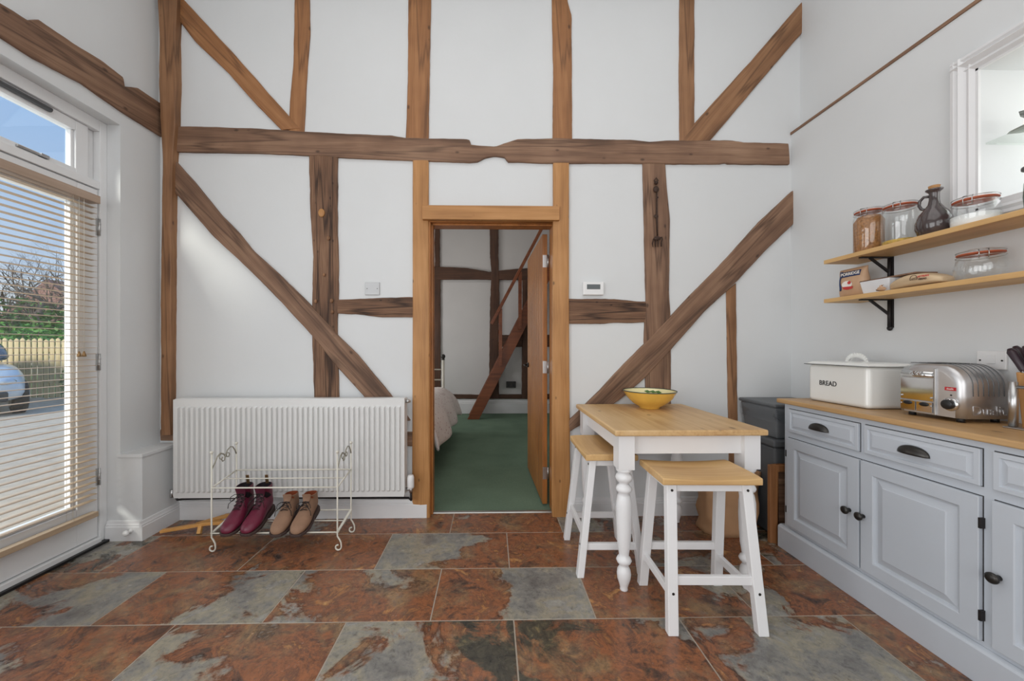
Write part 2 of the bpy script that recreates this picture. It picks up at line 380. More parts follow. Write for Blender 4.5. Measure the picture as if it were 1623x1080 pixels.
def textobj(name,txt,size,mat,parent,M4,depth=.0006,bold=0,spacing=1.,sx=1.):
    me=textmesh(txt,size,depth,bold,spacing); bm=bmesh.new(); bm.from_mesh(me); mb=MB(); mb.bm.free(); mb.bm=bm; mb.mats=[mat]
    for f in bm.faces: f.material_index=0
    bm.transform(M4@Matrix.Diagonal((sx,1,1,1)))
    return mb.build(name,None,parent)
def frame3(o,ex,ey):
    ex=Vector(ex).normalized(); ey=Vector(ey).normalized(); ez=ex.cross(ey).normalized()
    return Matrix(((ex.x,ey.x,ez.x,o[0]),(ex.y,ey.y,ez.y,o[1]),(ex.z,ey.z,ez.z,o[2]),(0,0,0,1)))
# ---------------------------------------------------------------- room dimensions
YB=2.55; XL=-2.25; XR=2.10; YR=-3.0; ZT=4.6
# floor (tiles)
def build_floor():
    mb=MB(); mb.use(M['grout']); mb.box(XL-.3,XR+.2,YR-.1,YB+.06,-.12,-.0012)
    lay=mb.bm.loops.layers.float_color.new('tile')
    mb.use(M['slate']); g=.0034; rnd=random.Random(3)
    special={ # (row, joint index) : grey left, grey right, dark left, dark right
     ('A',-3):(.35,.25,.3,.1),('A',-2):(.66,.2,.0,.1),('A',-1):(.85,.3,.1,.85),('A',0):(.2,.6,.75,.0),('A',1):(.62,.55,.0,.1),('A',2):(.35,.2,.3,.2),
     ('B',-3):(.45,.75,.3,.0),('B',-2):(.2,.85,.1,.0),('B',-1):(.62,.28,.0,.0),('B',0):(.1,.95,.1,.2),('B',1):(.15,.5,.1,.1),('B',2):(.45,.25,.1,.2),
     ('C',-4):(.5,.5,.5,.5),('C',-3):(.3,.3,.4,.0),('C',-2):(.6,.3,.1,.1),('C',-1):(.98,.18,.1,.0),('C',0):(.15,.3,.2,.1),('C',1):(.5,.3,.3,.3),
     ('D',-2):(.2,.5,.2,.2),('D',-1):(.2,.35,.3,.3),('D',0):(.15,.2,.0,.1),('D',-3):(.5,.3,.5,.5)}
    P=.712; names={0:'A',1:'B',2:'C',3:'D'}
    for r in range(-12,4):
        y0=1.209+r*.3705; y1=y0+.3705; ox=.095 if r%2==0 else -.262
        if y0>YB+.05: continue
        for k in range(-5,5):
            x0=ox+k*P; x1=x0+P
            a=max(x0,XL-.26)+g; b=min(x1,XR+.15)-g
            if b-a<.02: continue
            c=max(y0,YR)+g; d=min(y1,YB+.055)-g
            if d-c<.02: continue
            sd=rnd.random(); sp=special.get((names.get(r),k),(rnd.random()*.8,rnd.random()*.8,rnd.random()*.6,rnd.random()*.6))
            vs=[mb.bm.verts.new(p) for p in ((a,c,0),(b,c,0),(b,d,0),(a,d,0))]
            lo=[mb.bm.verts.new(p) for p in ((a-.001,c-.001,-.002),(b+.001,c-.001,-.002),(b+.001,d+.001,-.002),(a-.001,d+.001,-.002))]
            fs=[mb._f(vs)]+[mb._f([lo[i],lo[(i+1)%4],vs[(i+1)%4],vs[i]]) for i in range(4)]
            for f in fs:
                for l in f.loops:
                    t=(l.vert.co.x-x0)/P
                    l[lay]=(sd,sp[0]*(1-t)+sp[1]*t,sp[2]*(1-t)+sp[3]*t,1)
    o=struct(mb,'floor',origin=(0,0,0)); return o
build_floor()
# back wall with doorway
DX0,DX1,DZ=-.445,.455,2.075
mb=MB()
for b in ((XL-.165,DX0,0,ZT+.8),(DX1,XR+.35,0,ZT+.8),(DX0,DX1,DZ,ZT+.8)): mb.box(b[0],b[1],YB,YB+.15,b[2],b[3])
struct(mb,'wall_back',M['plaster'])
# right wall: thick lower part with the deep window recess, set-back upper part
RY0,RY1,RZ0,RZ1=.55,1.545,1.765,2.36
mb=MB()
mb.box(XR,XR+.5,YR-.1,RY0,0,2.66); mb.box(XR,XR+.5,RY1,YB,0,2.66); mb.box(XR,XR+.5,RY0,RY1,0,RZ0); mb.box(XR,XR+.5,RY0,RY1,RZ1,2.66)
mb.box(XR+.065,XR+.5,YR-.1,YB,2.66,ZT)
struct(mb,'wall_right',M['plaster'])
mb=MB(); mb.box(XR-.006,XR+.07,YR,YB-.001,2.655,2.672); struct(mb,'trim_1',M['oldoak'],frame=frame3((XR,1,2.66),(0,-1,0),(0,0,1)))
# left wall with glazed door opening
LY0,LY1,LZ=1.18,2.28,2.515
mb=MB()
mb.box(XL-.165,XL,YR-.1,LY0,0,2.7); mb.box(XL-.165,XL,LY1,YB,0,2.7); mb.box(XL-.165,XL,LY0,LY1,LZ,2.7)
mb.box(XL-.165,XL-.01,YR-.1,YB,2.7,ZT)
struct(mb,'wall_left',M['plaster'])
mb=MB(); mb.box(XL-.35,XR+.5,YR-.15,YR,0,ZT+.8); struct(mb,'wall_rear',M['plaster'])
# ceiling, shallow pitch
mb=MB(); mb.prism([(XL-.4,YR-.15,ZT-.5),(-.07,YR-.15,ZT+.8),(XR+.5,YR-.15,ZT-.5),(XR+.5,YR-.15,ZT-.3),(-.07,YR-.15,ZT+1.),(XL-.4,YR-.15,ZT-.3)],(0,YB-YR+.3,0)); struct(mb,'ceiling',M['plaster'])
# boxed ledge in the left corner
mb=MB(); mb.box(-2.345,-2.12,LY1,YB,0,.5); mb.box(-2.262,-2.112,LY1-.008,YB,.5,.52); struct(mb,'trim_2',M['plaster'],bevel=.002)
# baseboards with a moulded top
def base_prof(h=.118,t=.018): return [(0,0),(t,0),(t,h*.7),(t*.8,h*.74),(t*.8,h*.8),(t*.55,h*.86),(t*.4,h*.97),(t*.15,h),(0,h)]
def baseboard(name,a,b,nrm,h=.118,t=.018,mat=None):
    a=Vector(a);b=Vector(b);n=Vector(nrm); mb=MB(); mb.prism([a+n*u+Vector((0,0,v)) for u,v in base_prof(h,t)],b-a); return struct(mb,name,mat or M['gloss'])
baseboard('baseboard_back',(-2.12,YB,0),(-.443,YB,0),(0,-1,0),.125,.02)
baseboard('baseboard_back.001',(.53,YB,0),(XR,YB,0),(0,-1,0),.125,.02)
baseboard('baseboard_left',(-2.12,LY1-.0185,0),(-2.12,YB,0),(1,0,0))
baseboard('baseboard_left.001',(-2.323,LY1,0),(-2.1205,LY1,0),(0,-1,0))
baseboard('baseboard_right',(XR,YR,0),(XR,.7,0),(-1,0,0))
t=thing('door_stop','small white round door stop on the skirting beside the glazed door','door stop',(-2.17,LY1-.018,.062))
MB().lathe([(.0,0),(.014,0),(.014,.004),(.008,.008),(.008,.02),(.016,.026),(.017,.036),(.01,.042),(0,.042)],(-2.17,LY1-.018,.062),20,R=Matrix.Rotation(PI/2,3,'X')).build('stop_knob',M['whiteplastic'],t)
# ---------------------------------------------------------------- timbers
def polyat(P,u):
    d=[0]
    for a,b in zip(P,P[1:]): d.append(d[-1]+(b-a).length)
    t=u*d[-1]
    for i in range(len(P)-1):
        if t<=d[i+1]+1e-9:
            k=(t-d[i])/max(1e-9,d[i+1]-d[i]); return P[i].lerp(P[i+1],k)
    return P[-1].copy()
def timber(name,label,A,B,mat,plane=('Y',YB),proud=.015,wav=.0025,n=None,m=8,cat='timber beam',back=.0,kind=None):
    f=(lambda p:onY(p[0],p[1],plane[1]-proud)) if plane[0]=='Y' else (lambda p:onX(p[0],p[1],plane[1]+proud))
    nr=Vector((0,-1,0)) if plane[0]=='Y' else Vector((1,0,0))
    A=[f(p) for p in A];B=[f(p) for p in B]
    o=(A[0]+B[0])/2; e=(A[-1]+B[-1])/2; ex=(e-o).normalized(); ey=nr.cross(ex).normalized()
    L=(e-o).length; n=n or max(12,int(L/.03)); sd=random.random()*50
    G=[]
    for i in range(n+1):
        u=i/n; a=polyat(A,u); b=polyat(B,u); row=[]
        d=(b-a).normalized()
        a=a+d*NZ.noise(Vector((u*L*9,sd,0)))*wav+d*NZ.noise(Vector((u*L*30,sd,4)))*wav*.5; b=b+d*NZ.noise(Vector((u*L*9,sd,9)))*wav+d*NZ.noise(Vector((u*L*30,sd,14)))*wav*.5
        for j in range(m+1):
            v=j/m; p=a.lerp(b,v)
            rd=.005 if j in(0,m) else (.0015 if j in (1,m-1) else 0)
            if j==1: p=a+d*.006
            if j==m-1: p=b-d*.006
            p=p+nr*(NZ.noise(Vector((u*L*5,v*2,sd)))*min(proud*.25,.003)-rd*min(1,proud/.015))
            row.append(p)
        bk=proud-.0002
        row=[row[0]-nr*bk]+row+[row[-1]-nr*bk]
        G.append(row)
    mb=MB(); mb.rings(G,closed=False,cap0=True,cap1=True,smooth=False)
    fr=frame3(o,ex,ey)
    ob=mb.build(name,mat,frame=fr)
    return tag(ob,label,cat)
OO=M['oldoak'];WO=M['warmoak'];FO=M['fadeoak'];DO=M['oldoak_dark'];HO=M['honeyoak']
timber('timber_post','narrow brown corner post rising full height in the left corner',[(247,-60),(249,0),(252,60),(251,130),(254,200),(257,250),(256,330),(254,450),(254,600),(254,690)],[(280,-60),(279,0),(277,60),(278,130),(276,200),(272,262),(271,330),(270,450),(269,600),(269,690)],FO,proud=.05)
timber('timber_brace','diagonal upper brace falling from the corner post to the main beam',[(262,-32),(292,0),(365,79),(410,130),(458,184),(476,203)],[(262,8),(280,28),(308,64),(362,116),(407,167),(446,206)],WO,proud=.017)
timber('timber_post','curved narrow upper post meeting the foot of the left upper brace',[(468,-60),(467,0),(464,99),(458,181),(457,210)],[(490,-60),(490,0),(491,51),(486,113),(481,212)],WO,proud=.013)
timber('timber_post','wide warm brown upper post above the left door post',[(648,-60),(647,0),(646,128),(643,221)],[(684,-60),(683,0),(681,85),(679,221)],WO,proud=.014)
timber('timber_post','warm brown upper post above the right door post',[(875,-60),(875,0),(877,110),(876,224)],[(893,-60),(900,0),(906,24),(907,224)],WO,proud=.014)
timber('timber_post','slim upper post meeting the foot of the right upper brace',[(1078,-60),(1078,0),(1077,120),(1078,225)],[(1101,-60),(1101,0),(1101,195),(1100,225)],FO,proud=.013)
timber('timber_brace','diagonal upper brace rising from the main beam to the right wall',[(1277,-4),(1190,97),(1101,195),(1080,225)],[(1277,45),(1200,135),(1124,225)],FO,proud=.016)
timber('timber_beam','long horizontal oak beam across the whole wall with a notched waist',
 [(268,199),(300,200),(400,203),(478,208),(560,212),(620,214),(643,218),(700,219),(738,220),(745,222),(746,229),(760,230),(785,232),(800,226),(820,220),(880,219),(1000,221),(1030,224),(1060,222),(1160,222),(1180,225),(1250,227)],
 [(268,240),(400,242),(500,246),(560,250),(640,253),(690,255),(745,257),(757,256),(768,250),(785,247),(800,249),(805,256),(880,258),(1000,258),(1050,259),(1145,259),(1150,257),(1155,259),(1252,260)],OO,proud=.02,n=220)
timber('timber_brace','long diagonal lower brace falling from the corner post behind the radiator',[(262,238),(274,251),(307,288),(351,342),(377,368),(399,396),(440,433),(492,484),(536,533),(566,562),(618,625),(650,667)],[(262,290),(273,301),(296,327),(336,373),(396,429),(447,481),(496,534),(536,584),(575,627),(612,672)],OO,proud=.022)
timber('timber_post','heavily cracked and pegged lower post crossed by the left brace',[(489,245),(492,347),(496,407),(495,447),(494,520),(497,627),(497,690)],[(535,245),(534,347),(536,425),(536,477),(534,521),(537,627),(537,690)],DO,proud=.014,wav=.004)
pst=[o for o in bpy.data.objects if o.get('label','').startswith('heavily cracked')][0]
for (x,y,r_,m_) in ((510,338,.022,'honeyoak'),(521,378,.011,'fadeoak'),(501,478,.010,'fadeoak'),(526,477,.011,'fadeoak'),(514,436,.009,'fadeoak'),(527,495,.010,'fadeoak')):
    p=onY(x,y,YB-.0145); MB().lathe([(0,0),(r_,0),(r_,.006),(r_*.8,.009),(0,.010)],p,16,1,1.3,R=Matrix.Rotation(PI/2,3,'X')).build('peg',M[m_],pst)
timber('timber_rail','short rough rail between the cracked post and the left door post',[(534,475),(573,474),(610,472),(656,471)],[(534,497),(573,499),(603,503),(656,503)],DO,proud=.012,wav=.004)
timber('timber_rail','short rough rail from the right door post under the thermostat',[(901,474),(960,474),(1024,478)],[(901,513),(960,513),(1024,511)],DO,proud=.012,wav=.004)
timber('timber_post','broad lower post with an iron fork hanging on it',[(1019,257),(1021,330),(1022,398),(1024,476),(1021,542),(1024,620),(1023,690)],[(1055,257),(1058,305),(1062,342),(1061,461),(1063,494),(1064,553),(1064,620),(1065,690)],OO,proud=.014,wav=.003)
timber('timber_brace','long diagonal lower brace rising behind the table to the right wall',[(1262,298),(1206,350),(1139,424),(1095,468),(1069,496),(1021,546),(991,576),(950,620),(900,669)],[(1262,351),(1213,398),(1169,446),(1117,494),(1065,553),(1023,599),(980,636),(940,664),(900,686)],OO,proud=.022)
timber('timber_post','thin short post under the right brace beside the grey bin',[(1152,462),(1153,540),(1154,620),(1156,700),(1156,790)],[(1167,449),(1168,540),(1169,620),(1170,700),(1170,790)],FO,proud=.010)
timber('timber_sill','low horizontal timber behind the radiator at ledge height',[(254,681),(400,683),(655,685)],[(254,699),(400,699),(655,708)],OO,proud=.012)
timber('timber_beam','rough split beam along the left wall above the glazed door',[(-260,-160),(-60,-30),(0,4),(22,17),(46,33),(63,31),(119,70),(160,95),(196,122),(198,137),(219,139),(252,161),(262,168)],[(-260,-88),(-60,22),(0,56),(56,93),(133,133),(196,178),(255,215),(262,219)],OO,plane=('X',XL),proud=.02,n=120)
# ---------------------------------------------------------------- doorway: posts, lintel, lining, leaf
timber('door_post','honey oak post on the left of the doorway',[(654,254),(654,500),(653,787),(653,822)],[(679,254),(679,340),(680,500),(681,787),(681,822)],HO,proud=.018,wav=.0008,m=4,cat='door post')
timber('door_post','honey oak post on the right of the doorway',[(877,258),(877,340),(876,500),(875,790),(876,824)],[(902,258),(902,500),(904,790),(905,824)],HO,proud=.024,wav=.0008,m=4,cat='door post')
a=onY(669,325,YB-.045); b=onY(887,349,YB-.045)
mb=MB(); mb.box(a.x,b.x,YB-.045,YB+.01,b.z,a.z); tag(mb.build('door_lintel',HO,bevel=.003,origin=(0,YB,b.z)),'honey oak lintel across the top of the doorway','lintel')
door=estruct('door_1',(0,YB,0))
mb=MB(); jx0,jx1,jz=-.42,.425,2.03
mb.box(DX0,jx0,YB-.005,YB+.155,0,jz); mb.box(jx1,DX1,YB-.005,YB+.155,0,jz); mb.box(DX0,DX1,YB-.005,YB+.155,jz,DZ)
mb.box(jx0,jx0+.012,YB+.03,YB+.10,0,jz); mb.box(jx0,jx1,YB+.03,YB+.10,jz-.012,jz)
mb.build('door_frame',M['honeyoakv'],door,bevel=.002)
# leaf opened into the bedroom
hx,hy=.411,YB+.16; ang=math.radians(2.0)
Rl=Matrix.Translation((hx,hy,0))@Matrix.Rotation(ang,4,'Z')
LW=.83
def leafbox(mb,x0,x1,y0,y1,z0,z1): mb.box(x0,x1,y0,y1,z0,z1,R=Rl)
mb=MB(); k=7
for i in range(k):
    y0=i*LW/k; leafbox(mb,-.036,.0,y0+.0015,y0+LW/k-.0015,.012,2.0)
leafbox(mb,-.030,-.006,0.001,LW-.001,.013,1.999)
leaf=mb.build('door_leaf',M['honeyoakv'],door,bevel=.003)
for z in (.24,1.02,1.80):
    mb=MB(); leafbox(mb,-.034,-.004,-.0015,.0,z-.045,z+.045)
    mb.cyl(Rl@Vector((.004,-.006,z-.045)),Rl@Vector((.004,-.006,z+.045)),.0055,10)
    for zz in (-.03,0,.03): mb.cyl(Rl@Vector((-.019,-.0015,z+zz)),Rl@Vector((-.019,-.003,z+zz)),.004,8)
    mb.build('hinge',M['steel'],leaf)
mb=MB()
hz=1.0
mb.cyl(Rl@Vector((-.036,LW-.07,hz)),Rl@Vector((-.05,LW-.07,hz)),.022,16); mb.tube([Rl@Vector((-.05,LW-.07,hz)),Rl@Vector((-.078,LW-.07,hz)),Rl@Vector((-.08,LW-.09,hz)),Rl@Vector((-.08,LW-.16,hz-.003))],.007,8)
mb.build('door_handle',M['pewter'],leaf)
mb=MB(); mb.prism([(DX0+.02,YB+.045,0),(DX0+.02,YB+.05,.006),(DX0+.02,YB+.075,.006),(DX0+.02,YB+.08,0)],(DX1-DX0-.04,0,0)); struct(mb,'trim_3',M['silver'])
# ---------------------------------------------------------------- bedroom beyond
BY=6.50
mb=MB(); mb.box(-2.6,1.7,YB+.05,BY+.1,-.12,-.002); struct(mb,'floor_bedroom',M['carpet'])
mb=MB(); mb.box(-2.7,1.9,BY,BY+.15,0,3.9); struct(mb,'wall_bedroom_back',M['plaster_back'])
mb=MB(); mb.box(1.5,1.65,YB+.15,BY,0,3.9); struct(mb,'wall_bedroom_right',M['plaster_back'])
mb=MB(); mb.box(-2.6,-2.45,YB+.15,4.3,0,3.9); mb.box(-2.6,-2.45,5.5,BY,0,3.9); mb.box(-2.6,-2.45,4.3,5.5,0,.9); mb.box(-2.6,-2.45,4.3,5.5,2.1,3.9); struct(mb,'wall_bedroom_left',M['plaster_back'])
mb=MB(); mb.box(-2.7,1.9,YB+.15,BY+.1,3.9,4.0); struct(mb,'ceiling_bedroom',M['plaster_back'])
baseboard('baseboard_bedroom',(-2.45,BY,0),(1.5,BY,0),(0,-1,0),.245,.025)
pl=('Y',BY)
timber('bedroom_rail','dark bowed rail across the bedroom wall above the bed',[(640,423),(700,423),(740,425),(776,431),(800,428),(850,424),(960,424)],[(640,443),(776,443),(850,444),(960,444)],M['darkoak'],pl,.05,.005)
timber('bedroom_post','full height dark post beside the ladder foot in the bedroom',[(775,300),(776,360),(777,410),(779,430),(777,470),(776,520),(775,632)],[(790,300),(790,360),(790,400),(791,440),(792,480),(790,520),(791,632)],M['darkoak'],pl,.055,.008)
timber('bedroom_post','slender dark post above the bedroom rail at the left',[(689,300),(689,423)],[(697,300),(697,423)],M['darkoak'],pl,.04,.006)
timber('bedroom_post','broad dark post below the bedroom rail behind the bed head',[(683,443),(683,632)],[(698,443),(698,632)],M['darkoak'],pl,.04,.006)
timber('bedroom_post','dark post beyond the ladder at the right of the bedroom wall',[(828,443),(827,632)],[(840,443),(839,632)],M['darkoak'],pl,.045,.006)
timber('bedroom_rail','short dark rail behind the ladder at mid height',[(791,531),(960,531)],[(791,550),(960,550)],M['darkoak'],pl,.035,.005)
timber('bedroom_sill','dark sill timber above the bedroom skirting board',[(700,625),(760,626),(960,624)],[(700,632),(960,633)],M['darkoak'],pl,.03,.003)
p=onY(810,610,BY-.04)
t=thing('wall_socket','dark double wall socket low on the bedroom wall beyond the ladder','socket',(p.x,BY,p.z-.05))
MB().box(p.x-.085,p.x+.085,BY-.045,BY-.001,p.z-.055,p.z+.055).build('plate',M['pewter'],t,bevel=.004)
for s in (-1,1): MB().box(p.x+s*.04-.022,p.x+s*.04+.022,BY-.055,BY-.045,p.z-.03,p.z+.02).build('plug',M['black'],t,bevel=.004)
# ladder stair
LYp=5.95
t=thing('ladder_stair','steep red-brown wooden ladder stair with handrail in the bedroom','stair',(-.3,LYp,0))
def lp(x,y): return onY(x,y,LYp)
for k,dy in enumerate((0,.40)):
    mb=MB(); b0=lp(750,668); top=lp(872,425); d=(top-b0); top=b0+d*1.9; top.y=b0.y=LYp+dy
    b0.z=0; wv=Vector((d.z,0,-d.x)).normalized()
    h=.085/abs(wv.x)
    mb.prism([b0-Vector((h,0,0)),b0+Vector((h,0,0)),top+Vector((h,0,0)),top-Vector((h,0,0))],(0,.035,0))
    mb.build('stringer',M['mahog'],t,bevel=.003)
b0=lp(750,668); b0.z=0; d=lp(872,425)-lp(750,668)
for i in range(1,13):
    z=i*.22; x=b0.x+d.x*(z/d.z)
    MB().box(x-.07,x+.07,LYp+.0355,LYp+.3995,z-.012,z+.012).build('tread',M['mahog'],t)
ry=LYp-.03
mb=MB(); a=lp(779,514); b=lp(861,358); b=a+(b-a)*1.5; a.y=b.y=ry; mb.bar(a,b,.05,.055,up=(0,1,0)); mb.build('handrail',M['mahog'],t,bevel=.006)
for (x0,y0,x1,y1) in ((793,490,793,580),(824,432,824,522)):
    a=lp(x0,y0);b=lp(x1,y1); a.y=b.y=ry; MB().bar(a,b,.055,.03,up=(0,1,0)).build('baluster',M['mahog'],t)
# bed
t=thing('bed','cream metal framed bed with a pale floral duvet in the bedroom','bed',(-1.3,4.6,0))
bx1=-.66; bx0=-2.1; yh=5.05
fr=MB()
for x in (bx1,bx0):
    fr.tube([(x,yh,.0),(x,yh,1.0)],.02,12)
for z in (.72,.86): fr.tube([(bx0,yh,z),(bx1,yh,z)],.010,8)
fr.build('bed_end_frame',M['cream'],t)
for x in (bx1,bx0): MB().lathe([(.018,0),(.026,.008),(.02,.016),(.018,.022),(.028,.034),(.032,.05),(.026,.068),(.012,.078),(0,.08)],(x,yh,.99),16).build('finial',M['pewter'],t)
MB().box(bx0,bx1,3.15,yh,.28,.34).build('bed_base',M['cream'],t)
for y in (3.2,):
    for x in (bx1,bx0): MB().cyl((x,y,0),(x,y,.5),.018,10).build('leg',M['cream'],t)
MB().box(bx0,bx1-.02,3.15,yh-.03,.34,.55).build('mattress',M['whitepaint'],t,bevel=.04,seg=3)
mb=MB(); ny=28; nx=18; G=[]
for i in range(ny+1):
    y=3.1+(yh+.0-3.1)*i/ny; row=[]
    for j in range(nx+1):
        s=j/nx*2.05
        flare=.05*NZ.noise(Vector((y*3,1,0)))+.03*math.sin(y*9)
        if s<1.45: x=bx0+.02+s; z=.63+.03*math.sin(s*5)+.03*NZ.noise(Vector((s*3,y*3,2))); 
        else:
            q=(s-1.45)/.6; x=bx0+1.47+.10*math.sin(min(1,q*1.6)*PI/2)+(.10+flare)*q; z=.63-.05*q-.30*q**1.3
        row.append((x,y,z+(-.06*max(0,(i-ny+4)/4)**2 if i>ny-4 else 0)))
    G.append(row)
mb.rings(G,closed=False,cap0=False,cap1=False); mb.build('duvet',M['duvet'],t,solid=.035,subsurf=1)
# ---------------------------------------------------------------- glazed door and window on the left
XG=-2.335
gd=estruct('door_2',(XG,1.7,0))
def lbox(mb,y0,y1,z0,z1,x0=XG-.06,x1=XG+.008): return mb.box(x0,x1,y0,y1,z0,z1)
mb=MB(); lbox(mb,2.238,LY1,0,LZ); lbox(mb,LY0,LY0+.045,0,LZ); lbox(mb,LY0+.0455,2.2375,LZ-.065,LZ); lbox(mb,LY0+.0455,2.2375,2.105,2.15); mb.box(XG-.075,XG+.02,LY0+.0455,2.2375,0,.04)
mb.build('door_frame',M['upvc'],gd,bevel=.003)
MB().box(XG+.008,XG+.04,LY0,LY1,0,.014).build('threshold',M['black'],gd)
mb=MB(); y0,y1=LY0+.05,2.234
lbox(mb,2.125,y1,.045,2.1,x1=XG); lbox(mb,y0,y0+.11,.045,2.1,x1=XG); lbox(mb,y0+.1105,2.1245,1.985,2.1,x1=XG); lbox(mb,y0+.1105,2.1245,.045,.25,x1=XG)
lbox(mb,2.105,2.1245,.2705,1.9845,XG-.05,XG-.016); lbox(mb,y0+.1105,2.1245,.2505,.27,XG-.05,XG-.016)
leaf2=mb.build('door_leaf',M['upvc'],gd,bevel=.003)
MB().box(XG-.04,XG-.034,y0+.1,2.13,.24,2.0).build('glass',M['glass'],leaf2)
for z in (.40,1.08,1.88):
    mb=MB(); mb.cyl((XG+.006,2.237,z-.05),(XG+.006,2.237,z+.05),.006,10); mb.box(XG,XG+.003,2.222,2.252,z-.05,z+.05); 
    for k in (-.02,.015): mb.cyl((XG+.006,2.237,z+k),(XG+.006,2.237,z+k+.006),.0075,10)
    mb.build('hinge',M['steel'],leaf2)
win=estruct('window_1',(XG,1.7,2.15))
mb=MB(); lbox(mb,2.125,2.19,2.152,2.448,x1=XG-.008); lbox(mb,LY0+.045,LY0+.11,2.152,2.448,x1=XG-.008); lbox(mb,LY0+.1105,2.1245,2.152,2.178,x1=XG-.008); lbox(mb,LY0+.1105,2.1245,2.392,2.448,x1=XG-.008); lbox(mb,2.11,2.1245,2.1785,2.3915,XG-.05,XG-.02)
lbox(mb,2.1905,2.2375,2.1505,2.449,XG-.06,XG-.03)
mb.build('window_frame',M['upvc'],win,bevel=.003)
MB().box(XG-.04,XG-.034,LY0+.1,2.12,2.17,2.40).build('pane',M['glass'],win)
mb=MB(); mb.tube([(XG+.0,1.25,2.425),(XG+.0,2.0,2.425)],.013,10); mb.build('window_vent',M['darkgrey'],win)
mb=MB(); mb.box(XG-.008,XG+.006,1.86,1.98,2.158,2.168); mb.box(XG-.006,XG+.012,1.95,1.985,2.155,2.172); mb.build('window_latch',M['steel'],win)
# blind
bl=thing('venetian_blind','pale wooden slatted blind hanging over the glazed garden door','blind',(XG+.035,1.7,2.0))
by0,by1=1.22,2.19; xb=XG+.032
mb=MB(); mb.box(XG+.001,XG+.062,by0,by1,2.0,2.045); mb.build('headrail',M['blindrail'],bl,bevel=.002)
pitch=.0338; nsl=int((1.985-.245)/pitch)
mb=MB(); mb.prism([(xb-.0175,by0,0),(xb-.009,by0,.0012),(xb,by0,.0018),(xb+.009,by0,.0012),(xb+.0175,by0,0),(xb+.0175,by0,-.0016),(xb,by0,.0004),(xb-.0175,by0,-.0016)],(0,by1-by0-.006,0))
for v in mb.bm.verts: v.co.z+=1.975
s0=mb.build('slat',M['blind'],bl)
for i in range(1,nsl):
    c=s0.copy(); C.objects.link(c); c.parent=bl; c.location=(0,0,-pitch*i)
MB().box(xb-.02,xb+.02,by0,by1,.185,.215).build('bottom_rail',M['blind'],bl,bevel=.003)
for y in (2.06,1.40):
    mb=MB()
    for dx in (-.0185,.0185): mb.tube([(xb+dx,y,.2),(xb+dx,y,2.0)],.0007,5)
    mb.tube([(xb,y+.012,.2),(xb,y+.012,2.0)],.0008,5); mb.build('ladder_cord',M['cream'],bl)
for y in (2.085,2.11):
    mb=MB(); mb.tube([(xb+.022,y,1.14),(xb+.022,y,2.0)],.0011,5); cd=mb.build('pull_cord',M['cream'],bl)
    MB().lathe([(.003,.03),(.006,.02),(.011,.004),(.009,0),(0,0)],(xb+.022,y,1.115),12).build('tassel',M['brass'],cd)
# ---------------------------------------------------------------- right window recess
wr=estruct('window_2',(XR,1.05,1.76))
mb=MB(); a=.085
prof=[(0,0),(.028,0),(.030,.012),(.022,.022),(.034,.032),(.018,.05),(.024,.062),(.012,.076),(.012,a),(0,a)]
def casing(p0,p1,out):
    p0=Vector(p0);p1=Vector(p1);o=Vector(out); mb.prism([p0+Vector((-u,0,0))+o*(a-v) for u,v in prof],p1-p0)
casing((XR,RY1,RZ0-a),(XR,RY1,RZ1+a),(0,1,0)); casing((XR,RY0,RZ0-a),(XR,RY0,RZ1+a),(0,-1,0)); casing((XR,RY0-a,RZ1),(XR,RY1+a,RZ1),(0,0,1)); casing((XR,RY0-a,RZ0),(XR,RY1+a,RZ0),(0,0,-1))
mb.build('window_casing',M['gloss'],wr)
MB().box(XR-.005,XR+.44,RY0+.001,RY1-.001,RZ0-.0,RZ0+.018).build('window_sill',M['gloss'],wr)
mb=MB()
for (a0,a1,b0,b1) in ((RY0,RY0+.05,RZ0,RZ1),(RY1-.05,RY1,RZ0,RZ1),(RY0,RY1,RZ0,RZ0+.05),(RY0,RY1,RZ1-.05,RZ1),(1.02,1.07,RZ0,RZ1)): mb.box(XR+.44,XR+.49,a0,a1,b0,b1)
mb.build('window_frame',M['upvc'],wr)
MB().box(XR+.46,XR+.466,RY0+.02,RY1-.02,RZ0+.02,RZ1-.02).build('pane',M['glass'],wr)
tag(MB().box(XR+.02,XR+.42,RY0+.001,RY1-.001,2.038,2.046).build('glass_shelf',M['shelfglass']),'clear glass shelf across the deep window recess','shelf')
mb=MB(); G=[]
for i in range(13):
    u=i/12; y=1.535-.34*u; w=.001+.075*math.sin(PI*u)**.7; G.append([(XR+.10+w*math.cos(q)*1.,y,2.058+.012*math.sin(q)*(math.sin(PI*u)**.5)+.02*(2*abs(u-.5))**2) for q in [2*PI*k/12 for k in range(12)]])
mb.rings(G); tag(mb.build('leaf_dish',M['dish']),'pointed grey-green leaf dish on the glass shelf','dish')
bt=thing('butterfly_ornament','black and white butterfly ornament standing on the leaf dish','ornament',(XR+.10,1.40,2.068))
for s in (-1,1):
    mb=MB(); o=Vector((XR+.10,1.40,2.068))
    pts=[(0,0),(.05,.012),(.09,.05),(.095,.075),(.06,.07),(.02,.03)]
    mb.prism([o+Vector((.02*s*(u/.09),.1*u/.1*.9,v)) for u,v in pts],(.0015,0,0)); mb.build('wing',M['butterfly'],bt)
MB().tube([(XR+.10,1.36,2.072),(XR+.10,1.40,2.075),(XR+.10,1.44,2.085)],[.002,.005,.003],8).build('body',M['black'],bt)
